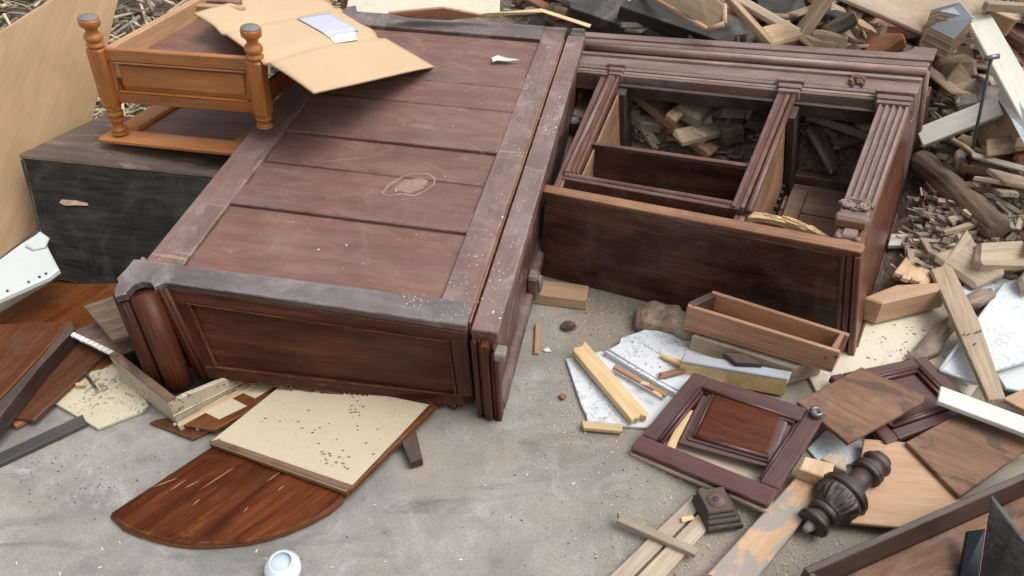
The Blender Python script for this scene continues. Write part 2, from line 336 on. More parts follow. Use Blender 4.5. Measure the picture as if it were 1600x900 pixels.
col=mixc(nt,mth(nt,'MULTIPLY',ramp(nt,noise(nt,ov,140,3,.7,0,off=(5,2,0)),[(.64,0.0),(.72,1.0)]),.25),col,(.48,.45,.41))
L(nt,col,b.inputs['Base Color']); L(nt,mth(nt,'ADD',mth(nt,'MULTIPLY',n2,.4),.38),b.inputs['Roughness']); b.inputs['Specular IOR Level'].default_value=.4
bp=nt.nodes.new('ShaderNodeBump'); bp.inputs['Strength'].default_value=.35; bp.inputs['Distance'].default_value=.004
L(nt,mth(nt,'ADD',mth(nt,'MULTIPLY',n3,.4),n2),bp.inputs['Height']); L(nt,bp.outputs[0],b.inputs['Normal']); M['concrete']=m
m,nt,b=new_mat('wood_mulch'); tc=nt.nodes.new('ShaderNodeTexCoord'); ov=tc.outputs['Object']
n1=noise(nt,ov,9,6,.7,.5); n2=noise(nt,ov,70,4,.7,.4); L(nt,ramp(nt,mth(nt,'ADD',mth(nt,'MULTIPLY',n1,.5),mth(nt,'MULTIPLY',n2,.5)),[(.33,(.09,.07,.053)),(.5,(.25,.195,.145)),(.65,(.42,.34,.26))]),b.inputs['Base Color']); b.inputs['Roughness'].default_value=.95
bp=nt.nodes.new('ShaderNodeBump'); bp.inputs['Strength'].default_value=1; bp.inputs['Distance'].default_value=.02; L(nt,n2,bp.inputs['Height']); L(nt,bp.outputs[0],b.inputs['Normal']); M['mulch']=m
# ------------------------------------------------------------------ ground and heap
g=MB(); g.add([(-40,-30,0),(40,-30,0),(40,50,0),(-40,50,0)],[[0,1,2,3]],[(0,0,0)]*4)
tag(g.build('ground',M['concrete'],base=V3((0,0,0))),kind='structure')
from mathutils import noise as mn
def sst(a,b,x):
    t=max(0,min(1,(x-a)/(b-a))); return t*t*(3-2*t)
def mound(x,y):
    if x<-.9: yb=2.72
    elif x<.25: yb=2.72+.30*sst(-.9,-.5,x)-.42*sst(.0,.25,x)
    else: yb=2.56-(x-.36)*.30
    d=y-yb; h=.46*max(0,d)+(.12*sst(0,.14,d)*(1-sst(1.3,1.5,x)) if d>0 and x>.25 else 0) if d<2 else .92+(d-2)*.12
    e=min(y-1.76,(x-(1.015+(y-1.486)*.58)))
    if x>1.0: h=max(h,.50*max(0,min(e,1.2))+(.03 if e>0 else 0)+.10*max(0,y-2.5))
    if h<=0: return -.06
    return h+ (mn.noise(V3((x*2.3,y*2.3,0)))*.10+mn.noise(V3((x*7,y*7,3)))*.035)*min(1,h/.15)
def PM(x,y,dz=0.0):
    d=ray(x,y); t=1.2
    while t<12:
        p=EYE+d*t
        if p.z<=max(mound(p.x,p.y),0)+dz: return p
        t+=.01
    return EYE+d*5
hb=MB(); nx,ny=150,110; xs=[-6+13*i/nx for i in range(nx+1)]; ys=[1.5+8*j/ny for j in range(ny+1)]
hb.add([(x,y,mound(x,y)) for x in xs for y in ys],[[i*(ny+1)+j,(i+1)*(ny+1)+j,(i+1)*(ny+1)+j+1,i*(ny+1)+j+1] for i in range(nx) for j in range(ny)],[(x,y,0) for x in xs for y in ys],True)
tag(hb.build('rubble_terrain',M['mulch'],base=V3((0,0,0))),kind='structure')
ROUGH={'weathered_pine_wood','light_scrap_wood','grey_weathered_wood','grey_brown_scrap_wood','reddish_scrap_wood','charred_beam_wood','pale_pine_wood'}
def beam(name,label,cat,A,B,wd,t,m,group=None,c=.002,upv=None,taper=1,build=True):
    d=(B-A).normalized(); n=V3(upv or (0,0,1)); n=(n-d*n.dot(d)).normalized(); s_=n.cross(d)
    q=[A-s_*wd/2,B-s_*wd/2*taper,B+s_*wd/2*taper,A+s_*wd/2]
    if m.name in ROUGH and taper==1:
        k=max(2,min(7,int(wd/.009))); am=min(.018,wd*.22); sl=RNG.uniform(-.3,.3)*wd
        fa=lambda E_,f,sg: [E_+s_*wd*(f*(i/k-.5))+d*sg*(RNG.uniform(-am,am*.4)+sl*(i/k-.5)) for i in range(k+1)]
        q=fa(A,1,-1)[::-1]+fa(B,1,1); ge_=(k,k+1)
        mb=MB().slab(q,t,c,ge_)
    else: mb=MB().slab(q,t,c)
    return tag(mb.build(name,m),label,cat,group) if build else mb
# ------------------------------------------------------------------ the big cabinet lying on its front
CT=V3((-.1086,1.2405,.3481)); CR=Matrix(((.978,.206,-.020),(-.207,.975,-.082),(.002,.084,.996)))
def cw(x,y,z): return CT+CR@V3((x,y,z))
CN=CR@V3((0,0,1))
def ct(px,py,z=0):
    p=CR.transposed()@(PP(px,py,cw(0,0,z),CN)-CT); return (p.x,p.y)
W_,L_,H_=.894,1.558,.326
cab=thing('wardrobe','big dark brown wardrobe lying on its front with its panelled back facing up','wardrobe',(-.35,2.0,0))
def cbox(name,a,b,m,grain=0,c=.003,par=None): return MB().box(a,b,cw,c,grain).build(name,m,par or cab)
def cboxes(name,lst,m,grain=0,c=.003,par=None):
    mb=MB()
    for a,b in lst: mb.box(a,b,cw,c,grain)
    return mb.build(name,m,par or cab)
# core carcass (closed box below the back panels)
cbox('carcass',(-W_+.012,.14,-H_+.06),(-.012,L_-.01,-.032),M['cabside'],1)
for y0,y1,z in ((.078,.333,-.014),(.421,.553,-.014),(.556,.709,-.014),(.800,.944,-.004),(.947,1.088,-.004),(1.172,1.452,-.016)):
    cbox('back_panel',(-.795,y0-.01,z-.014),(-.078,y1+.006,z),M['cab'],0,.0015)
cbox('stile',(-W_,.055,-.034),(-.787,L_-.02,0),M['cabframe'],1)
cbox('stile',(-.085,.004,-.034),(0,L_,.0006),M['cabframe'],1)
for y0,y1 in ((.333,.421),(.709,.800),(1.088,1.172)): cbox('rail',(-.787,y0,-.030),(-.085,y1,-.0008),M['cabrail'],0)
cbox('rail',(-.92,1.452,-.034),(-.085,L_,.001),M['cabstrip'],0)
out=[(0,.0),(0,.078),(-.085,.080),(-.787,.070),(-.89,.064),(-.892,.075),(-.905,.076),(-.905,.062),(-.928,.062),(-.951,.0),(-.945,-.008),(-.952,-.03),(-.949,-.062),(-.905,-.066),(-.893,-.055),(-.880,-.052),(-.868,-.028),(-.852,-.008),(-.835,-.001),(-.826,-.008),(-.815,-.019),(-.797,.0)]
out=[(-.0 if x==0 else x,y) for x,y in out]
fx=[ct(*q,.004) for q in [(727,512),(737,472),(690,466),(285,414),(228,407),(226,402),(221,400),(218,405),(208,405),(196,420),(182,434),(184,441),(178,452),(179,463),(196,459),(200,452),(208,444),(220,440),(234,441),(240,448),(248,444),(257,441)]]
fx[0]=(0,.001); fx[1]=(0,.08)
MB().slab([cw(x,y,.004) for x,y in fx],.024,.0025,(0,len(fx)-1)).build('top_rail',M['cabstrip'],cab)
# far mirrored end block
MB().slab([cw(x,y,.003) for x,y in [ct(*q) for q in [(562,38),(534,22),(540,12),(556,9),(558,18),(590,24)]]],.06,.003).build('end_block',M['cabstrip'],cab)
cbox('side_panel',(-W_-.003,.06,-H_+.06),(-W_+.010,L_-.03,-.036),M['cabside'],1)
# near end face (slightly twisted, as the carcass is)
TL,TR=cw(-.797,.003,-.020),cw(-.001,.002,-.020); BR=cw(-.001,.004,-.325); BL=P(325,588,.075)
EN=(TR-TL).cross(BL-TL).normalized(); EN=EN if EN.y<0 else -EN
def ef(s,d,t): return lerp(lerp(TL,TR,s),lerp(BL,BR,s),t)+EN*d
def ebox(name,s0,s1,t0,t1,d0,d1,m,grain=0,par=None): return MB().box((s0,d0,t0),(s1,d1,t1),ef,.0025,grain,(.8,1,.32)).build(name,m,par or cab)
mb=MB().grid(lambda u,v: ef(v,0,u*.985),8,24,.015,(.32,.8)); mb.g=[(b_,a_,c_) for a_,b_,c_ in mb.g]; mb.build('end_panel',M['cabfield'],cab)
ebox('end_rail',0,1,0,.13,0.0002,.006,M['cabend']); ebox('end_rail',.0,.965,.86,1,.0003,.007,M['cabend'])
ebox('end_stile',0,.055,.13,.86,0.0002,.006,M['cabend'],2); ebox('end_stile',.945,1,.13,.86,.0002,.006,M['cabend'],2)
for a,b,c_,d in ((.055,.943,.845,.86),(.055,.943,.13,.14),(.055,.062,.14,.845),(.936,.943,.14,.845)): ebox('bead',a,b,c_,d,.0005,.011,M['cabend'],0 if b-a>.5 else 2)
mb=MB()
for i in range(46):
    s=.08+.86*i/45; mb.box((s,-.01,1.0),(s+.012+.01*RNG.random(),.006+.006*RNG.random(),1.02+.06*RNG.random()*(1 if .6<s<.95 else .4)),ef,.002,0,(.8,1,.32))
mb.build('carved_trim',M['cabend'],cab)
# half column and its fillets on the left of the end face
def col(px0,z0,px1,z1,r,name,m,n=14):
    A=PP(px0[0],px0[1],cw(0,0,z0),CN); B=P(px1[0],px1[1],z1); MB().tube([A,lerp(A,B,.5),B],r,n).build(name,m,cab); return A,B
col((224,458),-.012,(283,604),.07,.034,'half_column',M['cabend'],28)
for (a,b) in (((187,462),(247,606)),((250,452),(320,590))):
    for k,(o,r) in enumerate(((-6,.0085),(0,.011),(7,.009))):
        col((a[0]+o,a[1]-2),-.012,(b[0]+o,b[1]),.07,r,'fillet',M['cabend'],10)
A0=PP(183,470,cw(0,0,-.03),CN); A1=PP(262,455,cw(0,0,-.03),CN); B0=P(246,600,.08); B1=P(330,588,.08); bk=V3((.1,.25,0)).normalized()*.05
MB().slab([A0+bk,A1+bk,B1+bk,B0+bk],.03,.002,(0,3)).build('corner_board',M['cabend'],cab)
# right hand cornice board with the open joint
cbox('cornice_board',(.012,-.004,-.045),(.078,1.50,.001),M['cabframe'],1)
cbox('cornice_board',(.020,1.50,-.05),(.070,1.555,.004),M['cabstrip'],1)
cbox('joint_lip',(.0005,.02,-.05),(.005,1.47,-.004),M['hutbead'],1,.001)
cbox('side_board',(.022,.006,-.335),(.062,1.50,-.045),M['cabside'],1)
cbox('side_lip',(.022,.012,-.343),(.082,1.49,-.300),M['cabside'],1,.006)
for x0,x1,y0 in ((.012,.026,-.020),(.026,.036,-.012),(.037,.056,-.026),(.056,.068,-.014),(.068,.080,-.022)):
    cbox('moulding',(x0,y0,-.345),(x1,.006,-.03 if x0<.05 else -.075),M['cabend'],2,.003)
cbox('peg',(.070,-.03,-.078),(.098,.005,-.05),M['grey'],0,.004)
mb=MB()
for k in range(6): mb.box((.014+.011*k,-.020,-.352-.006*(k%3)),(.024+.011*k,.004,-.3445),cw,.002,2)
mb.build('torn_moulding_end',M['cabend'],cab)
for y0,h in ((.42,.05),(.80,.055),(1.28,.05)):
    cbox('bracket',(.060,y0,-.335),(.098,y0+.045,-.335+h*2.0),M['cabside'],2,.008)
    cbox('bracket_tip',(.094,y0+.005,-.30),(.106,y0+.04,-.30+h),M['cabstrip'],2,.005)
mb=MB()
for i in range(300):
    t=RNG.random(); y=RNG.choice([RNG.gauss(.16,.10),RNG.gauss(1.05,.14),RNG.uniform(0,1.5)]); x=RNG.choice([RNG.uniform(-.083,-.002),RNG.uniform(.014,.076),RNG.gauss(-.1,.25)])
    if not(-.88<x<.077 and .0<y<1.53): continue
    s=RNG.uniform(.0004,.0013)*(1.8 if RNG.random()<.06 else 1); a=RNG.random()*PI; l=s*RNG.uniform(1,2.6); z=.0012 if x<-.09 or x>0 else .0022
    u=V3((math.cos(a),math.sin(a),0)); v=V3((-u.y,u.x,0)); c=V3((x,y,z)); mb.slab([cw(*(c+u*l+v*s)),cw(*(c-u*l+v*s*.5)),cw(*(c-u*l-v*s)),cw(*(c+u*l*.6-v*s))],.0012,.0002)
tag(mb.build('paint_flakes',M['flake'],cab),kind='stuff')
mb=MB(); q=[ct(*p) for p in ((768,90),(778,86),(790,90),(812,93),(792,95),(776,94),(770,96))]; mb.slab([cw(x,y,.0005) for x,y in q],.004,.0008); mb.build('torn_splinter',M['flake'],cab)
loop=[ct(*p) for p in ((596,296),(606,284),(628,270),(648,265),(668,266),(679,273),(677,282),(662,293),(646,300),(628,297),(606,300),(596,296))]
mb=MB()
for i in range(len(loop)-1):
    a_=V3((*loop[i],0)); b_=V3((*loop[i+1],0)); d=(b_-a_).normalized(); n_=V3((-d.y,d.x,0)); h0=.0022+.0012*math.sin(i*1.7); h1=.0022+.0012*math.sin((i+1)*1.7)
    mb.slab([cw(p.x,p.y,-.0134) for p in (a_-n_*h0,b_+d*.001-n_*h1,b_+d*.001+n_*h1,a_+n_*h0)],.001,.0001)
mb.build('chalk_loop',plain('chalk_line',(.36,.25,.21),.9,.7,(.2,.11,.085),scale=60),cab)
mb=MB(); mb.slab([cw(x,y,-.0136) for x,y in [ct(*p) for p in ((612,290),(632,276),(655,272),(668,276),(660,288),(640,296))]],.0006,.0001); mb.build('chalk_smear',plain('chalk_smear',(.33,.215,.18),.9,.8,(.18,.09,.068),scale=45),cab)
# ------------------------------------------------------------------ the bookcase lying on its back
HC={(0,0,0):V3((.106,1.842,0)),(1,0,0):V3((1.007,1.486,0)),(0,0,1):V3((.119,1.842,.352)),(1,0,1):V3((.902,1.486,.407)),(0,1,0):V3((.41,2.688,.02)),(1,1,0):V3((1.5,2.347,.02)),(0,1,1):V3((.36,2.688,.37)),(1,1,1):V3((1.415,2.373,.41))}
def hw(u,v,z):
    s=V3((0,0,0))
    for (a,b,d),p in HC.items(): s+=p*((u if a else 1-u)*(v if b else 1-v)*(z if d else 1-z))
    return s
HS=(1.0,.9,.4)
hut=thing('bookcase','dark carved bookcase carcass lying on its back with open bays and a heavy moulded cornice','bookcase',(.75,2.0,0))
def hbox(name,u0,u1,v0,v1,w0,w1,m,grain=0,c=.003,par=None): return MB().box((u0,v0,w0),(u1,v1,w1),hw,c,grain,HS).build(name,m,par or hut)
hbox('base_board',-.02,.995,.0,.025,.0,.93,M['hutend'])
hbox('base_bead',-.03,1.012,-.028,.014,.965,1.0,M['hutbead'],0,.008)
hbox('base_moulding',-.03,1.008,-.018,.024,.932,.9645,M['hut'],0,.003)
hbox('base_moulding',-.03,.985,-.010,.0,.905,.929,M['hut'],0,.002)
hbox('base_moulding',-.03,.965,-.008,.0,.880,.899,M['hut'],0,.003)
for u0,u1,d in ((.988,1.008,.022),(.966,.984,.012),(.948,.962,.008)): hbox('base_moulding',u0,u1,-d,.012 if u1>1 else 0,-.0,.931 if u1>.99 else .904 if u1>.97 else .879,M['hut'],2,.003)
hbox('side_panel',.985,1.004,.025,.93,.02,.97,M['hut'],1)
hbox('side_panel',.0,.02,.025,.93,.02,.97,M['hut'],1); hbox('lining',.0205,.030,.03,.92,.05,.96,M['hutin'],1)
hbox('side_lip',1.004,1.012,.02,.93,.0,.035,M['hut'],1); 
# pilasters
def pil(u0,u1,v0,v1,nf,m):
    n=2*nf+1; du=(u1-u0)/n; hbox('pilaster',u0,u1,v0,v1,.90,.985,m,1)
    for k in range(nf+1): hbox('flute_ridge',u0+du*(2*k),u0+du*(2*k+1.05),v0,v1-.02,.9852,1.008,m,1,.003)
pil(.912,1.0,.20,.87,4,M['hutcor'])
pil(.600,.640,.075,.88,1,M['hut']); pil(.030,.070,.11,.90,2,M['hut'])
MB().tube([hw(.655,.075,.975),hw(.652,.5,.975),hw(.650,.875,.975)],.011,12).build('half_round',M['hut'],hut)
MB().tube([hw(.028,.11,.985),hw(.034,.5,.985),hw(.040,.89,.985)],.009,12).build('half_round',M['hutcor'],hut)
for u0,u1,a in ((.902,1.004,.85),(.598,.668,.87),(.030,.078,.88)):
    hbox('capital',u0,u1,a,a+.018,.93,1.03,M['hutcor'],0,.004); hbox('capital',u0-.004,u1+.004,a+.018,a+.04,.93,1.06,M['hutcor'],0,.006); hbox('capital',u0-.008,u1+.008,a+.04,a+.062,.93,1.09,M['hutcor'],0,.003)
hbox('partition',.628,.646,.03,.93,.05,.93,M['hutin'],1); hbox('partition',.612,.6275,.03,.93,.05,.93,M['hut'],1)
hbox('lining',.072,.08,.10,.80,.05,.90,M['hutin'],1); hbox('post',.068,.10,.80,.92,.02,.9,M['dark'],2)
hbox('post',.648,.672,.76,.92,.03,.9,M['dark'],2)
# carved bracket at the foot of the right pilaster
hbox('bracket_block',.915,.995,.030,.095,.78,.95,M['hutcor'],0,.006)
hbox('bracket_cap',.905,1.003,.096,.125,.80,1.03,M['hutcor'],0,.006)
hbox('bracket_worn_edge',.912,.998,.085,.0955,.96,1.03,M['hutbead'],0,.004)
hbox('bracket_scroll_block',.912,.996,.126,.178,.84,1.03,M['hutcor'],0,.006)
hbox('bracket_head',.920,.990,.178,.20,.88,1.05,M['hutcor'],0,.008)
def spiral(uc,vc,s):
    return [hw(uc+s*(.020*(1-k/16))*math.cos(k*.75),vc+.022*(1-k/16)*math.sin(k*.75),1.05) for k in range(16)]
mb=MB(); mb.tube(spiral(.928,.152,-1),.0055,8); mb.tube(spiral(.982,.152,1),.0055,8)
for k in range(7): mb.tube([hw(.944+.004*k,.135+.02*(k%2),1.03),hw(.948+.004*k,.16-.01*(k%3),1.05)],.005,7)
mb.build('carved_scroll',M['hutcor'],hut)
mb=MB()
for k in range(6): mb.tube([hw(.938+.006*k,.042,.95),hw(.945+.006*k,.075,.975)],.0045,7)
for uu,vv in ((.928,.04),(.984,.04)): mb.tube([hw(uu,vv-.008,.95),hw(uu,vv+.004,.97)],.009,8)
mb.build('carved_rope',M['hutcor'],hut)
# rails and shelves
hbox('rail',.02,.612,.078,.094,.86,.975,M['hut']); hbox('rail',.02,.612,.094,.112,.88,.99,M['hut'],0,.004); hbox('rail',.02,.600,.112,.120,.84,.96,M['hutbead'])
hbox('shelf',.04,.60,.345,.362,.03,.93,M['hutend']); hbox('shelf_edge',.05,.60,.345,.364,.9305,.955,M['hut'])
hbox('far_rail',.07,.99,.855,.875,.80,.93,M['dark'])
hbox('end_return',.986,1.034,1.112,1.20,.03,.83,M['hut'],2)
hbox('drawer_bottom',.03,.61,.03,.077,.1,.6,M['dark'])
jag=[(.655,.88),(.70,.93),(.76,.905),(.82,.86),(.86,.87),(.885,.80),(.905,.82),(.905,.35),(.655,.35)]
jag=[(.655,.90),(.70,.93),(.75,.925),(.80,.89),(.84,.86),(.862,.88),(.872,.84),(.888,.86),(.91,.80),(.91,.35),(.655,.35)]
MB().slab([hw(u,.083,z) for u,z in jag],.016,.002,(9,10)).build('broken_rail',M['hutin'],hut)
def brk(x,y,z):
    t=(x-.655)/.25; return hw(x,.070+y*(1-.35*t),.92-.10*t*t+.03*math.sin(t*3)+z)
mb=MB()
for k in range(10): mb.box((.655+.025*k,0,-.03),(.6801+.025*k,.030,.015),brk,.001,0,HS)
for k in range(60):
    a=RNG.uniform(.66,.87) if k<25 else RNG.uniform(.80,.89); l=RNG.uniform(.02,.05); y=RNG.uniform(0,.028)
    mb.box((a,y,.0),(a+l,y+.004,.016+RNG.uniform(0,.025)),brk,.0008,0,HS)
mb.build('splintered_edge',M['pine'],hut)
for i,(v0,v1) in enumerate(((.03,.42),(.425,.66),(.665,.86))): hbox('back_board',.655,.985,v0,v1,.02+.006*i,.06+.006*i,M['hutin'])
hbox('back_rail',.655,.985,.865,.93,.03,.16,M['brownb']); hbox('batten',.675,.725,.42,.78,.08,.14,M['hutin'],1)
for k in range(9): hbox('rack_notch',.6463,.657,.40+.05*k,.418+.05*k,.09,.19,M['dark'],0,.001)
# cornice: stepped mouldings, flaring to the front and to the right
steps=[(.890,.902,1.005,.0),(.902,.915,1.02,.004),(.915,.935,1.04,.008),(.935,1.015,1.05,.012),(1.015,1.035,1.085,.016),(1.035,1.075,1.075,.018),(1.075,1.11,1.15,.026)]
for v0,v1,w1,du in steps:
    hbox('cornice_moulding',-.12,1.0+du,v0,v1+.0005,.80,w1,M['huthighlight'] if v0 in (.902,1.015) else M['hutcor'],0,.004)
    hbox('cornice_return',.986,1.0+du,v0,v1,.03,.7995,M['hutcor'],2,.004)
MB().tube([hw(-.12,1.045,1.125),hw(.45,1.045,1.125),hw(1.022,1.045,1.125)],.014,12).build('cornice_bead',M['huthighlight'],hut)
MB().tube([hw(1.022,1.047,1.120),hw(1.022,1.047,.5),hw(1.022,1.047,.0)],.012,12).build('cornice_bead',M['hutcor'],hut)
fl=[(-.12,1.112),(1.034,1.112),(1.034,1.225),(.966,1.232),(.962,1.205),(.95,1.178),(.92,1.162),(-.12,1.160)]
MB().slab([hw(u,v,1.17) for u,v in fl],.13,.003).build('cornice_top',M['hutcor'],hut)
mb=MB()
for i in range(14): 
    u=.80+.045*RNG.random(); v=.93+.07*RNG.random(); mb.box((u,v,1.02),(u+.012,v+.02,1.075+.02*RNG.random()),hw,.002,0,HS,.004)
mb.build('broken_spot',M['brownb'],hut)
# ------------------------------------------------------------------ left: leaning sheet, chest, upturned table, cardboard
def wall_plane():
    a=P(28,240,.33); b=P(160,176,.33); n=(b-a).cross(V3((-.22,-.02,1))).normalized(); return a-n*.05*(1 if n.x>0 else -1), n
wp,wn=wall_plane()
q=[PP(x,y,wp,wn) for x,y in ((-330,60),(-160,-6),(0,50),(60,12),(85,-2),(150,-42),(196,-40),(180,20),(163,100),(146,185),(66,352),(0,404),(-200,520))]
lp=MB().slab(q,.012,.002,(10,8),flip=False)
tag(lp.build('plywood_sheet',M['ply']),'tall brown plywood sheet leaning on edge at the far left','plywood sheet')
CB={}
y0=2.06
nlb=P(80,437,.03); nlt=PY(30,241,y0); nrt=PY(337,272,y0-.03); nrb=P(235,464,.03); zt=(nlt.z+nrt.z)/2
flt=P(164,178,nlt.z); flb=V3((flt.x+.06,flt.y,.05)); frt=V3((nrt.x+.09,flt.y+.0,nrt.z)); frb=V3((nrb.x+.10,flb.y,.05))
BX={(0,0,0):nlb,(1,0,0):nrb,(0,0,1):nlt,(1,0,1):nrt,(0,1,0):flb,(1,1,0):frb,(0,1,1):flt,(1,1,1):frt}
_n=(nrt-nlt).cross(nlb-nlt).normalized(); nrb=BX[(1,0,0)]=PP(235,464,nlt,_n)
def bw(u,v,z):
    s=V3((0,0,0))
    for (a,b,d),p in BX.items(): s+=p*((u if a else 1-u)*(v if b else 1-v)*(z if d else 1-z))
    return s
ch=thing('storage_chest','blackened old wooden chest with a scuffed brown top under the upturned table','chest',nlb)
BS=((nrt-nlt).length,(flt-nlt).length,zt)
MB().box((0,0,0),(1,1,.965),bw,.004,0,BS).build('body',M['black'],ch)
MB().box((-.004,-.006,.966),(1,1,1.0),bw,.003,0,BS).build('lid',M['blacktop'],ch)
mb=MB(); mb.box((.0,-.004,0),(.02,0,.96),bw,.002,2,BS); mb.build('edge_strip',M['black'],ch)
mb=MB(); sp=[(94,317),(98,312),(122,314),(138,318),(139,322),(118,321),(104,322)]; pl_n=(nrt-nlt).cross(nlb-nlt).normalized()
mb.slab([PP(x,y,nlb,pl_n)+pl_n*(.002 if pl_n.y<0 else -.002) for x,y in sp],.004,.0006,flip=True); mb.build('worn_patch',M['scraptan'],ch)
# upturned table on the chest
tz=nlt.z+.004
A=P(150,215,tz+.022); Bc=P(372,238,tz+.022); ex=(Bc-A).normalized(); ey=V3((-ex.y,ex.x,0)); 
C_=P(236,164,tz+.022); ey2=(C_-A).normalized()
tab=thing('upturned_table','orange varnished low table turned upside down on the blackened chest','table',A)
def tw(x,y,z): return A+ex*x+ey2*y+V3((0,0,z-.022))
tl=(Bc-A).length; dl=(C_-A).length+.06
def tbox(name,a,b,m,grain=0,c=.003): return MB().box(a,b,tw,c,grain).build(name,m,tab)
tbox('top_frame',(0,0,0),(tl,.075,.022),M['maple'],0,.008); tbox('top_frame',(0,.0755,0),(.085,dl,.022),M['maple'],1,.008); tbox('top_frame',(tl-.07,.0755,0),(tl,dl,.022),M['maple'],1,.008)
tbox('top_panel',(.085,.0755,.0),(tl-.07,dl,.008),M['maplein'],0,.002)
# posts (front plane), apron
L0=P(190,210,tz+.022); yA=L0.y
def at(px,py,off=0): return PP(px,py,L0+ey2*off,ey)
Lb=at(188,207); Ls=at(166,163); Lm=at(146,72); Lt=at(137,26)
def post(b0,s0,s1,t0,name):
    ax=(t0-b0).normalized(); H=(t0-b0).length; h1=(s0-b0).dot(ax); h2=(s1-b0).dot(ax); R=.026
    prof=[(0,.9),(.02,1.0),(.06,1.0),(.10,.72),(.16,.95),(.20,.75),(.30,.62),(.45,.7),(.58,.95),(.64,.68),(.72,1.0),(.80,1.0),(.86,.7),(.94,.95),(1.0,.9)]
    if h1>.02: MB().lathe([(h*h1,R*r) for h,r in prof],b0,ax,18).build('turned_leg',M['maple'],tab)
    u=(ex-ax*ex.dot(ax)).normalized(); v=ax.cross(u)
    MB().box((-.024,-.024,h1),(.024,.024,h2),lambda x,y,z: b0+u*x+v*y+ax*z,.005,2).build('post',M['maple'],tab)
    up=H-h2; prof=[(0,.75),(.04,.95),(.10,1.02),(.17,.85),(.20,.75),(.26,.98),(.34,1.05),(.42,.95),(.47,.72),(.56,.62),(.64,.72),(.70,.95),(.74,1.12),(.90,1.15),(.96,1.10)]
    f=MB().lathe([(h2+h*up,R*r) for h,r in prof],b0,ax,18).build('turned_foot',M['maple'],tab)
    MB().lathe([(h2+.96*up,R*1.08),(H,R*1.02)],b0,ax,18).build('worn_end',M['bunend'],f)
post(Lb,Ls,Lm,Lt,'left')
Rt=at(391,42); Rm=at(398,92); Rs=at(411,178); Rb=at(414,196)
post(Rb,Rs,Rm,Rt,'right')
ff=[at(163,76),at(388,92),at(398,177),at(182,160)]   # apron outline tl tr br bl
AN=(ff[1]-ff[0]).cross(ff[3]-ff[0]).normalized(); AN=AN if AN.y<0 else -AN
def aw(s,d,t): return lerp(lerp(ff[0],ff[1],s),lerp(ff[3],ff[2],s),t)+AN*d
AS=((ff[1]-ff[0]).length,1,(ff[3]-ff[0]).length)
def abox(name,s0,s1,t0,t1,d0,d1,m,grain=0,c=.003): return MB().box((s0,d0,t0),(s1,d1,t1),aw,c,grain,AS).build(name,m,tab)
abox('apron_rail',-.01,1.0,.0,.22,-.022,.0,M['maple']); abox('apron_rail',0,1.0,.80,1.0,-.022,.002,M['maple'])
abox('apron_stile',0,.03,.22,.80,-.022,-.001,M['maple'],2); abox('apron_stile',.975,1,.22,.80,-.022,-.001,M['maple'],2)
abox('apron_panel',.03,.975,.22,.80,-.022,-.010,M['maple']); abox('raised_field',.07,.945,.31,.70,-.0099,-.004,M['maple'],0,.006)
abox('bead',.035,.97,.225,.255,-.0099,.003,M['maple']); abox('bead',.035,.97,.765,.795,-.0099,.003,M['maple'])
zr=(ff[0].z+ff[1].z)/2
r0=P(166,73,zr); r1=P(252,24,zr); r2=P(340,-22,zr); ry=(r2-r0).normalized()
nb=(ff[1]-ff[0]); Lr=(r2-r0).length
def sw(x,y,z): return r0+(ff[1]-ff[0]).normalized()*x+ry*y+V3((0,0,z))
wx=(ff[1]-ff[0]).length
def sbox(name,a,b,m,grain=0,c=.003): return MB().box(a,b,sw,c,grain).build(name,m,tab)
sbox('side_rail',(-.006,.0,-.10),(.022,Lr+.1,.0),M['maplelight'],1); sbox('side_rail',(wx-.02,.0,-.10),(wx+.01,.05,-.006),M['maplelight'],1)
MB().slab([sw(*p,-.055) for p in ((.022,0),(wx-.02,0),(wx-.02,.10),(.26,.40),(.022,.40))],.012,.001).build('inner_bottom',M['maplein'],tab)
sbox('cross_rail',(.022,.401,-.10),(.19,.43,-.012),M['maplelight'],0); sbox('cross_rail',(.022,.46,-.10),(.14,.49,-.012),M['maplein'],0)
for x0 in (-.004,wx-.012): sbox('side_apron',(x0,.0,-.165),(x0+.016,.34,-.101),M['redb'],1)  # darker wood than the table: shade behind the post put into the colour
# cardboard flap lying from the table to the wardrobe
cA=P(303,20,zr+.035); cC=PP(678,102,cw(0,0,.012),CN); cM=P(402,84,zr+.02); cN=(cC-cA).cross(cM-cA).normalized()
cD=PP(490,141,cA,cN); cB=PP(480,-16,cA,cN)
def cardf(u,v):
    # u 0 far-left edge to 1 near edge, v 0 left to 1 right
    a=lerp(cA,cD,u); b=lerp(cB,cC,u)
    p=lerp(a,b,v); p=p+V3((0,0,.008*math.sin(PI*v) - .016*math.exp(-((u-.62)/.03)**2) - .012*math.exp(-((u-.26)/.03)**2) -.02*max(0,u-.62)+ .004*math.sin(9*u+5*v)))
    return p
cb=thing('cardboard_sheet','tan cardboard sheet with a printed label lying across the wardrobe and the upturned table','cardboard',cA.copy())
MB().grid(lambda u,v: cardf(u,v),44,24,.006,(.6,.5)).build('sheet',M['card'],cb)
def cardinv(px,py):
    best=None
    for i in range(81):
        for j in range(81):
            p=cardf(i/80,j/80); d=p-EYE; z=d.dot(FW); x=800+FPX*d.dot(RT)/z; y=450-FPX*d.dot(UP)/z; e=(x-px)**2+(y-py)**2
            if best is None or e<best[0]: best=(e,i/80,j/80)
    return best[1:]
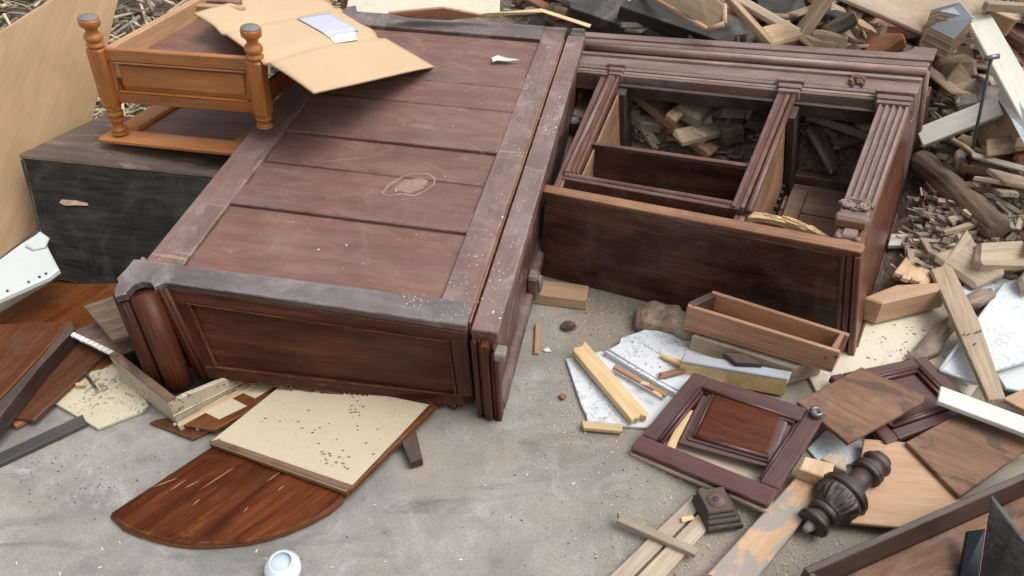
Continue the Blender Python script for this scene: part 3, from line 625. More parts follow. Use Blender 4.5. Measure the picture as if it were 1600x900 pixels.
def lab(name,q,m,dz,par,t=.0012):
    uv=[cardinv(*p) for p in q]; n=8
    def f(a,b):
        u=lerp(lerp(uv[0][0],uv[1][0],a),lerp(uv[3][0],uv[2][0],a),b); v=lerp(lerp(uv[0][1],uv[1][1],a),lerp(uv[3][1],uv[2][1],a),b); return cardf(u,v)+V3((0,0,dz))
    mb=MB().grid(f,n,n,t)
    return mb.build(name,m,par),f
lo,lf=lab('label',[(464,31),(513,22),(561,50),(512,60)],M['paper'],.004,cb)
lab('paper_strip',[(514,60),(555,52),(559,63),(524,69)],M['paperw'],.0035,cb)
mb=MB()
for r in range(9):
    b=.10+.09*r; a=.08
    while a<.9:
        l=.02+.07*RNG.random(); 
        if a+l>.94: break
        mb.tube([lf(a,b)+V3((0,0,.0008)),lf(a+l,b)+V3((0,0,.0008))],.0011,4); a+=l+.02+(.25*RNG.random() if RNG.random()<.15 else 0)
mb.build('print_lines',M['ink'],lo)
# ------------------------------------------------------------------ left floor boards
q=pts([(-70,468),(0,404),(30,382),(62,362),(92,420),(76,432),(0,466),(-70,498)],.16)
wm=thing('enamel_panel','white enamel sheet metal panel lying on brown boards at the left edge','metal panel',P(0,440,.1))
MB().slab(q,.020,.004,(0,3)).build('panel',M['whitemetal'],wm)
MB().slab(pts([(38,382),(62,360),(76,370),(70,384),(50,388)],.172),.012,.004).build('folded_lip',M['whitemetal'],wm)
mb=MB()
for px,py in ((12,455),(45,441),(62,433),(72,428)): mb.lathe([(0,.004),(.004,.003)],P(px,py,.161),(0,0,1),8)
mb.build('screw',M['blackmetal'],wm)
board('brown_board','large red brown board lying flat under the chest','board',[(-90,540),(0,488),(92,432),(215,424),(260,520),(160,575),(30,600),(-90,610)],.018,.016,M['redb'],(0,2))
board('brown_board','red brown board lying on the floor, its cut end beside the speckled cream board','board',[(-40,610),(60,545),(118,512),(168,548),(52,656),(-40,646)],.032,.014,M['redb'],(3,4))
tb=thing('cabinet_door_board','thick red brown board with a dark raised edge at the left frame edge','board',P(40,560,.1))
MB().slab(pts([(-90,560),(0,506),(111,501),(56,563),(0,622),(-90,700)],.085),.018,.003,(2,4)).build('panel',M['redb'],tb)
MB().slab(pts([(112,500),(117,512),(60,574),(0,650),(-60,712),(-62,690),(0,625),(57,565)],.084),.05,.003,(0,3)).build('edge_strip',M['dark'],tb)
board('grey_board','small taupe board with a chipped pale edge beside the cream drawer','board',[(106,519),(150,503),(240,515),(240,538),(176,553)],.075,.012,M['brownb'],(1,2))
mb=MB()
for i in range(9):
    t=i/9; a=lerp(P(107,520,.077),P(173,551,.077),t); b_=lerp(P(107,520,.077),P(173,551,.077),t+.09); mb.slab([a+V3((.0,-.004,0)),b_+V3((0,-.006+.004*RNG.random(),0)),b_+V3((.01,.006,0)),a+V3((.01,.006,0))],.010,.001)
tag(mb.build('broken_lath',M['paperw']),'row of chipped white edging along the small taupe board','edging')
board('patterned_board','small brown board with pale wavy grain leaning under the wardrobe corner','board',[(129,477),(200,455),(262,500),(215,520),(176,532)],.13,.014,M['bark'],(0,1))
board('cream_board','speckled dirty cream board lying flat on the concrete','board',[(79,626),(166,556),(232,630),(222,642),(152,669)],.014,.012,M['creamdirty'])
beam('grey_bar','dark grey wooden bar lying on the concrete at the left edge','wooden bar',P(-60,743,.016),P(132,654,.016),.040,.014,M['greybar'])
tag(MB().slab(pts([(138,585),(146,603),(150,603),(128,580)],.03),.008,.001).build('wood_splinter',M['dark']),'dark splinter lying on the speckled cream board','splinter')
tag(MB().slab(pts([(117,598),(132,596),(134,601),(118,602)],.03),.008,.001).build('wood_splinter',M['pine']),'pale splinter lying on the speckled cream board','splinter')
tag(MB().slab(pts([(16,660),(34,653),(40,657),(24,666)],.02),.012,.001).build('wood_splinter',M['scrapred']),'reddish offcut beside the left brown board','splinter')
# cream drawer under the wardrobe corner
N0=P(262,629,.105); LC=P(170,555,.12); RC=P(398,574,.062); fl_=LC+(RC-N0)
dr=thing('cream_drawer','stained cream wooden drawer under the raised corner of the wardrobe','drawer',P(266,660,0))
def wallbox(name,A,B,zb,th,m,par,ins):
    d=(B-A); n=V3((-d.y,d.x,0)).normalized()*th*ins
    a2=V3((A.x,A.y,zb)); b2=V3((B.x,B.y,zb))
    def f(s,o,t): return lerp(lerp(A,B,s),lerp(a2,b2,s),t)+n*o
    return MB().box((0,0,0),(1,1,1),f,.0025,0,(d.length,th,A.z-zb)).build(name,m,par)
wallbox('drawer_end',LC,N0,.006,.014,M['creamside'],dr,1)
wallbox('drawer_side',N0+(RC-N0).normalized()*.001,RC,.008,.014,M['creamside'],dr,1)
wallbox('drawer_side',LC+(RC-N0).normalized()*.016,fl_,.006,.014,M['dark'],dr,-1)
MB().slab([LC+V3((0,0,.004)),N0+V3((0,0,.004)),N0+V3((.016,.016,.004)),LC+V3((.016,.014,.004))],.006,.001).build('top_edge',M['brownb'],dr)
a_=N0+V3((.02,.02,-.095)); MB().slab([V3((LC.x+.03,LC.y,.02)),V3((N0.x,N0.y+.02,.02)),V3((RC.x,RC.y,.02)),V3((fl_.x,fl_.y,.02))],.008,.001).build('drawer_bottom',M['dark'],dr)
mb=MB(); mb.box((0,-.006,.50),(1,0,.54),lambda s,o,t: lerp(lerp(N0,RC,s),lerp(V3((N0.x,N0.y,.008)),V3((RC.x,RC.y,.008)),s),t)+V3((0,o,0)),.001,0,(.4,1,.1)); mb.build('groove_strip',M['creamside'],dr)
board('brown_board','dark brown strip of board sticking out under the cream drawer','board',[(233,660),(244,655),(400,628),(330,672),(300,686)],.012,.011,M['redb'],(3,2))
pb=thing('stained_board','patchy brown and cream board under the wardrobe, beside the cream panel','board',P(350,640,.02))
MB().slab(pts([(286,664),(420,585),(456,598),(440,612),(335,672),(312,668)],.028),.014,.002,(0,1)).build('board',M['redb'],pb)
MB().slab(pts([(312,640),(352,617),(386,634),(342,655)],.0292),.003,.0006).build('cream_patch',M['cream'],pb)
MB().slab(pts([(366,608),(402,588),(436,600),(398,622)],.0292),.003,.0006).build('cream_patch',M['cream'],pb)
beam('wood_strip','pale wood strip between the cream drawer and the patchy board','strip',P(276,664,.030),P(420,586,.034),.018,.02,M['pine'])
mb=MB()
for px,py,r in ((318,668,.006),(303,664,.005),(310,672,.006),(274,665,.005)): mb.lathe([(0,r*.7),(r,r),(r*2,r*.5)],P(px,py,.012),(0,0,1),8)
tag(mb.build('wood_crumbs',M['chip']),kind='stuff')
board('half_round_board','polished red brown half round table top lying on the concrete, scratched','table top',[(173,800),(330,697),(400,650),(560,700),(541,764),(533,782),(515,797),(484,814),(450,829),(420,838),(390,845),(360,848),(330,850),(300,850),(268,846),(240,839),(214,831),(195,823),(178,811)],.022,.012,M['semi'],(0,1),c=.004)
q=[(176,806),(195,825),(214,833.5),(240,842),(268,849),(300,853),(330,853),(360,851),(390,848),(420,841),(450,832),(484,817),(515,800),(533,785),(541,768)]
o=bpy.data.objects['half_round_board']; mb=MB()
for a_,b_ in (((236,762),(277,747)),((265,767),(289,750)),((286,764),(311,751)),((309,767),(365,731)),((416,753),(437,738)),((433,767),(444,758)),((300,790),(312,780)),((380,800),(388,792))):
    A_,B_=P(*a_,.0222),P(*b_,.0222); d=(B_-A_).normalized(); n_=V3((-d.y,d.x,0)); mb.slab([A_,lerp(A_,B_,.4)-n_*.0016,B_-n_*.0005,B_+n_*.0005,lerp(A_,B_,.6)+n_*.0014],.0006,.0001)
mb.build('scratch',plain('raw_scratch',(.38,.20,.11),.7,.2),o,base=ROOT['half_round_board'])
mb=MB(); mb.tube([P(x,y,.008) for x,y in q],.006,8); mb.build('moulded_edge',M['redb'],o,base=ROOT['half_round_board'])
cp=thing('laminate_board','cream laminate door panel with a brown moulded edge lying on the half round table top','panel',P(480,680,.03))
MB().slab(pts([(327,690),(541,766),(676,632),(455,588)],.046),.012,.003).build('panel',M['cream'],cp)
MB().slab(pts([(326,689),(541,765),(552,757),(347,687),(343,684)],.0475),.010,.003).build('edge_moulding',M['brownb'],cp)
MB().slab(pts([(327,694),(540,771),(541,766),(328,690)],.036),.013,.003).build('edge_moulding',M['redb'],cp)
MB().slab(pts([(541,767),(549,764),(682,632),(672,629)],.0468),.022,.003).build('edge_moulding',M['redb'],cp)
mb=MB()
for i in range(60):
    t=RNG.random(); px,py=RNG.choice([(470+40*t+RNG.gauss(0,9),655+20*t+RNG.gauss(0,14)),(500+40*t,712+14*t+RNG.gauss(0,4)),(540+30*t,640+RNG.gauss(0,10)),(400+RNG.random()*200,650+RNG.random()*70)])
    c=P(px,py,.0465); r=.0018*RNG.uniform(.5,1.5); mb.slab([c+V3((r*1.8,0,0)),c+V3((0,r,0)),c+V3((-r*1.8,0,0)),c+V3((0,-r,0))],.0008,.0002)
tag(mb.build('dirt_specks',M['bark'],cp),kind='stuff')
mb=MB()
for px,py in ((510,724),(525,722),(536,724),(543,732),(516,712),(530,714),(545,714),(503,706)):
    c=P(px,py,.0463); mb.slab([c+V3((.005*math.cos(k),.0032*math.sin(k),0)) for k in [i*PI/5 for i in range(10)]],.0006,.0002)
mb.build('ring_stain',M['bunend'],cp)
board('dark_block','short black block of wood poking out from the cream panel corner','wood block',[(622,678),(648,664),(660,716),(640,722)],.034,.03,M['dark'],(0,3))
# white plastic cap near the bottom edge
c0=P(444,895,0); wc=thing('plastic_cap','white round plastic cup lying on the bare concrete','plastic cup',c0)
prof=[(0,.028),(.004,.034),(.015,.0395),(.03,.0395),(.044,.0345),(.056,.0270),(.060,.0238),(.0605,.0230),(.058,.0226),(.050,.024),(.03,.03),(.012,.026)]
MB().lathe(prof,c0,(0.10,-.08,1),32).build('cup',M['plastic'],wc)
MB().lathe([(.046,.0262),(.0465,.026)],c0,(0.10,-.08,1),28).build('inner_floor',plain('cup_inside',(.50,.58,.66),.5,.1),wc)
# ------------------------------------------------------------------ centre floor
beam('wood_block','short tan beam on the concrete between the wardrobe and the bookcase','wood block',P(826,446,.042),P(918,458,.042),.075,.04,M['tan'])
beam('wood_stick','thin brown stick standing out on the bare concrete beside the wardrobe','stick',P(840,505,.012),P(838,551,.012),.014,.012,M['drawer'])
mb=MB(); c=P(888,513,.0)
for k in range(9):
    a=k*.7; p=c+V3((.016*math.cos(a),.012*math.sin(a),.003*k*.5)); mb.slab([p+V3((.011*math.cos(a+b),.010*math.sin(a+b),.006+.006*math.sin(b+k))) for b in (0,1.2,2.6,4.0,5.1)],.004,.0006)
tag(mb.build('bark_curl',M['bark']),'dark curled scrap of bark on the concrete in front of the bookcase','bark')
tag(MB().slab(pts([(848,546),(856,542),(862,549),(852,549)],.006),.004,.0006).build('paint_chip',M['flake']),'small white triangular chip beside the thin brown stick','chip')
tag(MB().slab(pts([(872,617),(880,613),(886,618),(879,623)],.012),.010,.002).build('brick_chip',M['scrapred']),'small reddish chip on the concrete left of the white boards','chip')
# driftwood slab, rounded and uneven
def lump(name,label,cat,q,z,t,m,seed,amp=.012,group=None):
    top=pts(q,z); c=sum(top,V3((0,0,0)))/len(top); mb=MB(); n=len(top); rings=[]
    for s,dz in ((.0,.008),(.2,.008),(.4,.008),(.6,.006),(.8,.003),(.95,-.003),(1.0,-.4*t),(.95,-t)):
        rings.append([c+(p-c)*s+V3((0,0,dz+amp*mn.noise(V3((((c+(p-c)*s).x)*26,((c+(p-c)*s).y)*26,seed)))*(1 if dz>-.02 else .2))) for p in top])
    vs=sum(rings,[]); F=[]
    for i in range(len(rings)-1):
        for k in range(n): j=(k+1)%n; F.append([i*n+k,(i+1)*n+k,(i+1)*n+j,i*n+j])
    F.append([(len(rings)-1)*n+k for k in reversed(range(n))])
    area=sum(top[i].x*top[(i+1)%n].y-top[(i+1)%n].x*top[i].y for i in range(n))
    if area<0: F=[list(reversed(f)) for f in F]
    e=(top[1]-top[0]).normalized(); e2=V3((-e.y,e.x,0))
    mb.add(vs,F,[((p-c).dot(e),(p-c).dot(e2),p.z) for p in vs],False)
    return tag(mb.build(name,m),label,cat,group)
lump('driftwood_slab','rounded grey brown slab of driftwood lying beside the open drawer','driftwood',[(992,480),(1000,473),(1020,470),(1042,470),(1062,476),(1072,487),(1085,505),(1088,524),(1070,524),(1052,514),(1030,508),(1005,506),(993,500)],.050,.045,M['drift'],3,.020)
# white boards with things on them
wb=thing('white_board','white laminated board with a grooved edge, lying under the yellow pine beam','board',P(1020,560,.02))
MB().slab(pts([(944,549),(953,545),(968,536),(970,528),(1018,511),(1130,545),(1130,600),(1062,622),(1052,614)],.026),.016,.002,(0,8)).build('panel',M['whitep'],wb)
for a,b,dz in (((944,549),(1054,614),.0275),((950,546),(1062,611),.0282)): MB().tube([P(*a,dz),P(*b,dz)],.003,8).build('ridge',M['whitep'],wb)
mb=MB(); sq=[(1005,537),(1009,540),(1008,543),(1012,541),(1014,544),(1017,543),(1018,546),(1022,546)]; mb.tube([P(x,y,.0268) for x,y in sq],.0007,5); sq=[(1023,549),(1029,552),(1032,548),(1031,553),(1034,555),(1040,557)]; mb.tube([P(x,y,.0268) for x,y in sq],.0007,5); mb.build('pencil_scribble',M['pen'],wb)
board('white_board','white laminated board under the pale plank, dirt flecked, nearest the bare concrete','board',[(884,560),(940,548),(1062,618),(1040,640),(1012,668),(918,660),(916,648),(908,632)],.012,.011,M['whitep'],(0,2))
beam('pale_plank','short pale pine plank lying across the dirty white board','plank',P(903,538,.046),P(1001,652,.04),.052,.022,M['pine'])
beam('wood_stick','thin red brown stick lying on the white boards beside the pale plank','stick',P(960,571,.036),P(1042,616,.036),.014,.012,M['drawer'])
beam('dowel','short pinkish dowel beside the yellow pine beam','dowel',P(1030,585,.045),P(1070,575,.045),.018,.016,M['scrapred'],c=.005)
beam('wood_splinter','pointed pine splinter lying on the grooved white board','splinter',P(1070,568,.05),P(1032,553,.04),.022,.012,M['pineyel'],taper=.4)
for a,b,l_ in (((1000,596),(1015,600),'upper'),((1020,610),(1034,619),'lower')): tag(beam('wood_chip','','chip',P(*a,.05),P(*b,.05),.012,.006,M['pine']),l_+' pale torn chip on the thin red brown stick','chip','pale chips on the stick')
beam('wood_lath','short pale lath at the corner of the dirty white board','lath',P(908,662,.022),P(974,668,.022),.024,.014,M['pine'])
# pine beams and open drawer
yb=thing('pine_beam','yellow pine beam with a blue grey painted top beside the purple framed door','beam',P(1150,590,.03))
MB().slab(pts([(1064,563),(1070,550),(1238,580),(1232,592)],.082),.012,.003).build('painted_top',M['bluegrey'],yb)
MB().slab(pts([(1064,566),(1070,551),(1237,581),(1232,596)],.0698),.062,.003).build('body',M['pineyel'],yb)
pk=thing('pine_block','knotty pine block under the back of the open drawer','wood block',P(1150,540,.03))
MB().slab(pts([(1082,524),(1100,505),(1290,560),(1240,575)],.085),.07,.003).build('body',M['pineold'],pk)
MB().lathe([(0,.011),(.002,.009)],P(1124,545,.055),(0,-.9,.4),12).build('knot',M['bark'],pk)
zr2,zb2=.185,.095
d0=P(1074,478,zr2); d1=P(1313,551,zr2-.01); d2=P(1327,525,zr2-.01); d3=P(1112,457,zr2)
od=thing('open_drawer','plain brown open drawer resting on pine blocks in front of the bookcase','drawer',P(1190,560,.1))
def wall2(name,A,B,zb,th,m,par):
    d=B-A; n=V3((-d.y,d.x,0)).normalized()*th; a2=V3((A.x+.0,A.y,zb)); b2=V3((B.x,B.y,zb))
    return MB().box((0,0,0),(1,1,1),lambda s,o,t: lerp(lerp(A,B,s),lerp(a2,b2,s),t)+n*o,.002,0,(d.length,th,A.z-zb)).build(name,m,par)
nf=(d1-d0).normalized(); nd=V3((-nf.y,nf.x,0))
wall2('drawer_side',d0,d1,zb2,.012,M['drawer'],od)
wall2('drawer_side',d3,d2,zb2,.012,M['drawer'],od)
wall2('drawer_end',d1-nf*.012+nd*.012,d2-nf*.012,zb2,.012,M['drawer'],od)
wall2('drawer_front',d0+nd*.012,d3,zb2,-.016,M['dark'],od)
MB().slab([V3((p.x,p.y,zb2+.016)) for p in (d0,d1,d2,d3)],.008,.001).build('drawer_bottom',M['drawer'],od)
mb=MB(); 
for px,py in ((1291,558),(1307,557)): mb.lathe([(0,.0045),(.002,.004)],PP(px,py,d0,nd)-nd*.0012,-nd,10)
mb.build('plug',M['bark'],od)
tag(MB().slab(pts([(1130,550),(1165,552),(1192,568),(1150,566)],.10),.02,.003).build('dark_offcut',M['dark']),'black offcut lying on the knotty pine block','offcut')
# purple framed door with its loose panel
fq=[P(985,700,.030),P(1200,790,.066),P(1292,647,.095),P(1084,581,.070)]
def fw(u,v,z=0):
    n=(fq[1]-fq[0]).cross(fq[3]-fq[0]).normalized(); n=n if n.z>0 else -n
    return lerp(lerp(fq[0],fq[1],u),lerp(fq[3],fq[2],u),v)+n*z
FS=((fq[1]-fq[0]).length,(fq[3]-fq[0]).length,1)
fd=thing('framed_door','purple brown cabinet door frame lying on the floor with an empty middle','door',P(1120,700,0))
def fbox(name,a,b,m,grain=0,c=.003): return MB().box(a,b,fw,c,grain,FS).build(name,m,fd)
fbox('rail',(0,0,-.02),(1,.165,0),M['door']); fbox('rail',(.13,.845,-.02),(.87,1,0),M['door'])
fbox('stile',(0,.1655,-.02),(.13,1,0.0005),M['door'],1); fbox('stile',(.87,.1655,-.02),(1,1,.0005),M['door'],1)
for k,(o,z) in enumerate(((.0,.004),(.022,-.003))):
    MB().tube([fw(.135+o,.17,z),fw(.135+o,.84-o,z)],.005,8).build('moulding',M['door'],fd); MB().tube([fw(.135+o,.84-o,z),fw(.866-o,.84-o,z)],.005,8).build('moulding',M['door'],fd)
MB().tube([fw(.862,.84,-.004),fw(.862,.2,-.004)],.004,8).build('moulding',M['door'],fd)
fbox('under_edge',(.0,-.012,-.034),(1,.10,-.0205),M['pineold'],0,.002)
MB().lathe([(0,.016),(.012,.017),(.018,.014),(.018,.009),(.008,.008)],fw(.935,.955,.0),(0,0,1),18).build('metal_socket',M['metal'],fd)
board('under_board','worn tan board under the purple framed door','board',[(1015,690),(1060,655),(1250,690),(1205,765)],.018,.012,M['pineold'],(0,3))
pq=[P(1060,690,.048),P(1212,732,.056),P(1242,652,.082),P(1102,606,.066)]
def pw(u,v,z=0):
    n=(pq[1]-pq[0]).cross(pq[3]-pq[0]).normalized(); n=n if n.z>0 else -n
    return lerp(lerp(pq[0],pq[1],u),lerp(pq[3],pq[2],u),v)+n*z
PS=((pq[1]-pq[0]).length,(pq[3]-pq[0]).length,1)
rp=thing('raised_panel','glossy reddish raised door panel lying loose inside the purple frame','panel',P(1150,670,.03))
MB().box((0,0,-.014),(1,1,-.004),pw,.002,0,PS).build('margin',M['door'],rp)
MB().box((.06,.07,-.004),(.95,.94,.004),pw,.006,0,PS).build('step',M['door'],rp)
MB().box((.13,.15,.004),(.88,.90,.013),pw,.006,0,PS).build('field',M['field'],rp)
MB().tube([pw(.12,.13,.006),pw(.90,.13,.006)],.006,8).build('bead',M['door'],rp); MB().tube([pw(.12,.13,.006),pw(.12,.90,.006)],.005,8).build('bead',M['door'],rp)
beam('wood_lath','narrow pale lath seen through the left side of the purple frame','lath',P(1046,702,.034),P(1076,640,.05),.022,.01,M['pine'])
# right cluster of boards
board('ivory_sheet','ivory laminated sheet lying flat beside the foot of the bookcase','sheet',[(1250,560),(1330,500),(1380,478),(1500,470),(1560,560),(1500,640),(1400,660),(1290,640)],.012,.010,M['ivory'])
pd=[P(1296,588,.05),P(1384,694,.05),P(1530,640,.05),P(1445,557,.06)]
def dw(u,v,z=0):
    return lerp(lerp(pd[0],pd[1],u),lerp(pd[3],pd[2],u),v)+V3((0,0,z))
DS=((pd[1]-pd[0]).length,(pd[3]-pd[0]).length,1)
dd=thing('panel_door','dark moulded cabinet door under the stained brown board','door',P(1410,630,0))
MB().box((0,0,-.02),(1,1,-.006),dw,.003,1,DS).build('panel',M['door'],dd)
for a,b,c_,d in ((0,1,0,.13),(0,1,.87,1),(0,.13,.13,.87),(.87,1,.13,.87)): MB().box((a,c_,-.0058),(b,d,.004 if b-a>.5 else .0036),dw,.004,0 if b-a>.5 else 1,DS).build('frame_rail',M['door'],dd)
for o,z in ((.16,.003),(.20,-.001)):
    for A,B in (((o,o),(1-o,o)),((1-o,o),(1-o,1-o)),((1-o,1-o),(o,1-o)),((o,1-o),(o,o))): MB().tube([dw(*A,z),dw(*B,z)],.006,8).build('moulding',M['door'],dd)
board('brown_board','brown board with dark stains lying on the dark moulded door','board',[(1246,627),(1346,573),(1446,617),(1443,628),(1326,692)],.092,.014,M['brownb'],(1,2))
board('brown_board','greyish brown board beneath the white edged plank at the right','board',[(1416,690),(1499,645),(1600,682),(1640,700),(1600,705),(1582,718),(1500,776)],.060,.014,M['brownb'],(1,2))
board('tan_board','tan plywood board with a notched corner beside the carved post','board',[(1350,685),(1495,697),(1488,709),(1489,718),(1501,722),(1499,790),(1470,830),(1330,816)],.045,.012,M['tan'],(0,1))
board('white_sheet','white flecked sheet half hidden under the tan plywood board','sheet',[(1262,700),(1290,672),(1352,680),(1345,720),(1290,735)],.010,.008,M['whitep'])
# carved turned post
t0=P(1263,824,.040); t1=P(1379,716,.075); ax=(t1-t0); LN=ax.length; ax.normalize()
cpst=thing('carved_post','dark carved turned furniture leg lying against the tan plywood board','furniture leg',P(1310,780,0))
def lat(name,pr,m=M['dark'],mod=None,n=32): return MB().lathe([(h*LN,r) for h,r in pr],t0,ax,n,mod=mod).build(name,m,cpst)
lat('tenon',[(-.04,.008),(.0,.011),(.05,.013)],M['grey'])
lat('base_disc',[(.035,.030),(.045,.037),(.075,.038),(.10,.034),(.13,.026),(.15,.028)])
lat('collar',[(.15,.030),(.17,.036),(.20,.038),(.22,.034)])
lat('carved_bulb',[(.22,.036)]+[(.22+.20*k/14,.034+.020*math.sin(k/14*PI*.55)) for k in range(1,15)],mod=lambda h,a: 1+.13*max(0,math.cos(5*(a+.5*math.sin((h/LN-.22)/.2*PI))))**.45*max(0,math.sin((h/LN-.215)/.205*PI))**.5+.04*math.cos(25*a+30*h)*max(0,math.sin((h/LN-.22)/.2*PI))-.02,n=150)
lat('flange',[(.42,.053),(.44,.059),(.455,.060),(.465,.055),(.475,.058),(.49,.058),(.50,.051),(.515,.053),(.53,.048),(.55,.036)])
lat('neck',[(.55,.036),(.58,.029),(.66,.026),(.74,.027)])
lat('upper_ring',[(.74,.030),(.755,.037),(.775,.038),(.785,.033),(.795,.036),(.82,.037),(.83,.031),(.85,.027),(.87,.027),(.885,.033),(.91,.036),(.935,.034),(.95,.027),(.99,.024),(1.0,.020)])
# base plate
bq=[(1080,784),(1105,834),(1160,826),(1137,775)]
def sq(s,dz,off=(0,0)):
    p=pts(bq,.012); c=sum(p,V3((0,0,0)))/4; return [c+(x-c)*s+V3((off[0],off[1],dz)) for x in p]
bpl=thing('square_plinth','small stepped square wooden plinth with a round hole, lying on planks','plinth',P(1120,815,0))
for i,(s,z,t) in enumerate(((1.0,.018,.020),(.93,.028,.012),(.80,.036,.010),(.74,.046,.012))): MB().slab(sq(s,z,(-.003*i,.004*i)),t,.003).build('step',M['dark'],bpl)
c=sum(sq(.7,.0462,(-.009,.012)),V3((0,0,0)))/4
MB().lathe([(0,.022),(.0012,.0215)],c,(0,0,1),24).build('worn_ring',M['brownb'],bpl)
MB().lathe([(0,.0075),(.0016,.0074)],c+V3((0,0,.001)),(0,0,1),18).build('hole',M['pen'],bpl)
# planks at the bottom
board('old_plank','split pale plank on the floor, left one of the pair under the crossing stick','plank',[(905,945),(1101,756),(1123,764),(945,945)],.016,.014,M['pineold'],(0,1))
board('old_plank','pale plank on the floor, right one of the pair beside the square plinth','plank',[(952,945),(1126,766),(1150,776),(1000,945)],.018,.015,M['pineold'],(0,1))
beam('wood_stick','rough weathered stick lying across the pair of pale planks','stick',P(964,807,.036),P(1090,862,.034),.020,.016,M['pineold'])
lp_=thing('cement_stained_plank','long tan plank with grey cement stains beside the carved leg','plank',P(1200,830,0))
MB().slab(pts([(1060,945),(1252,736),(1302,752),(1150,945)],.034),.030,.003,(0,1)).build('plank',M['cemplank'],lp_)
tag(MB().slab(pts([(1249,732),(1258,712),(1304,724),(1299,750)],.075),.04,.003).build('wood_block',M['pine']),'split pine block on the upper end of the cement stained plank','wood block')
tag(MB().slab(pts([(1283,716),(1296,706),(1324,712),(1322,736)],.07),.06,.003).build('wood_block',M['pineold']),'small pale block between the pine block and the carved leg','wood block')
tag(MB().slab(pts([(1064,808),(1082,804),(1086,810),(1066,816)],.024),.004,.001).build('wood_chip',M['pine']),'pale flat chip on the planks left of the square plinth','chip')
mb=MB(); mb.tube([P(1100+16*math.cos(k*.5),905+7*math.sin(k*.5),.045+.001*k) for k in range(14)],.0018,6); tag(mb.build('wire_loop',M['metal']),'thin steel wire loop on the cement stained plank end','wire')
# dark tray at the lower right corner
tA=P(1256,887,.15); tB=P(1660,712,.15); td=(tB-tA).normalized(); tn=V3((td.y,-td.x,0))   # tn towards the camera
tr_=thing('dark_tray','large dark brown tray drawer at the lower right corner','drawer',V3((tA.x,tA.y,0)))
def trw(x,y,z): return V3((tA.x,tA.y,0))+td*x+tn*y+V3((0,0,z))
def trb(name,a,b,m,grain=0): return MB().box(a,b,trw,.002,grain).build(name,m,tr_)
TL_=(tB-tA).length
trb('side_wall',(0,0,.03),(TL_,.014,.15),M['tray']); trb('end_wall',(0,.0142,.03),(.014,.50,.149),M['tray'],1); trb('floor',(.0142,.0142,.035),(TL_,.5,.047),M['brownb'],0); trb('side_wall',(0,.5,.03),(TL_,.514,.15),M['tray']); trb('end_wall',(TL_,0,.03),(TL_+.014,.514,.149),M['tray'],1)
w0=[P(1548,778,.25),P(1610,858,.22),P(1640,960,.10),P(1526,930,.06)]
tag(MB().slab(w0,.016,.002,(0,3)).build('black_wedge',M['slate']),'black triangular board standing in the dark tray','board')
tag(MB().slab([P(1511,830,.10),P(1540,826,.12),P(1528,915,.055),P(1496,915,.052)],.02,.002,(0,3)).build('blue_black_bar',M['blueblack']),'blue black strip leaning inside the dark tray beside the black triangle','strip')
# upper right cluster
cbm=thing('wood_chunk','thick split chunk of beam lying on the ivory sheet beside the bookcase','beam',P(1400,500,0))
MB().slab([P(1349,464,.10),P(1379,474,.105),P(1484,449,.11),P(1476,440,.11),P(1400,444,.105)],.085,.005,(1,2)).build('beam',M['tan'],cbm)
lump('driftwood','split grey piece of rotten wood lying on the ivory sheet','driftwood',[(1419,555),(1440,530),(1462,505),(1486,490),(1500,505),(1478,530),(1470,548),(1440,560)],.04,.03,M['drift'],5)
board('nailed_plank','long brown plank with nails lying slantwise beside the white boards','plank',[(1455,420),(1486,412),(1530,500),(1572,622),(1545,624),(1490,500)],.11,.016,M['pineold'],(3,2))
mb=MB()
for px,py in ((1505,523),(1512,523),(1524,520),(1530,518),(1522,538),(1515,565)): mb.tube([P(px,py,.11),P(px+1,py,.112),P(px+3,py-2,.122)],.0018,6)
tag(mb.build('nail',M['metal'],bpy.data.objects['nailed_plank'],base=ROOT['nailed_plank']))
board('white_board','large white laminated board at the right edge beside the nailed plank','board',[(1520,506),(1573,440),(1600,432),(1680,430),(1680,540),(1600,564),(1553,579)],.085,.014,M['whitep'])
wr=board('white_board','white board with a raised rim partly under the nailed plank','board',[(1466,576),(1522,508),(1545,560),(1530,598)],.06,.014,M['whitep'],(0,3))
MB().tube([P(1468,578,.064),P(1570,444,.088)],.005,8).build('rim',M['whitep'],wr,base=ROOT[wr.name]); MB().tube([P(1468,579,.064),P(1529,598,.062)],.005,8).build('rim',M['whitep'],wr,base=ROOT[wr.name])
board('white_board','small pale grey board at the right edge below the large white board','board',[(1556,582),(1600,566),(1680,575),(1680,625),(1600,612),(1572,606)],.05,.012,M['whitemetal'])
beam('white_plank','short white painted plank at the right edge above the greyish brown board','plank',P(1468,614,.105),P(1640,678,.10),.060,.016,M['whitew'])
board('tan_board','small tan board at the right edge behind the white painted plank','board',[(1566,622),(1602,606),(1680,620),(1680,650),(1620,650)],.075,.014,M['tan'])
beam('white_lath','short flat white lath lying in the rubble right of the bookcase','lath',PM(1390,374,.05),PM(1510,374,.05),.075,.014,M['whitew'])
board('blue_white_board','pale blue white sheet behind the nailed plank','sheet',[(1490,452),(1530,436),(1600,430),(1570,452),(1520,470)],.07,.01,M['whitep'])
lump('rotten_wood','crumbling pale rotten wood lying behind the nailed plank','wood chunk',[(1505,462),(1530,450),(1552,447),(1558,460),(1535,472),(1512,474)],.105,.03,M['drift'],8)
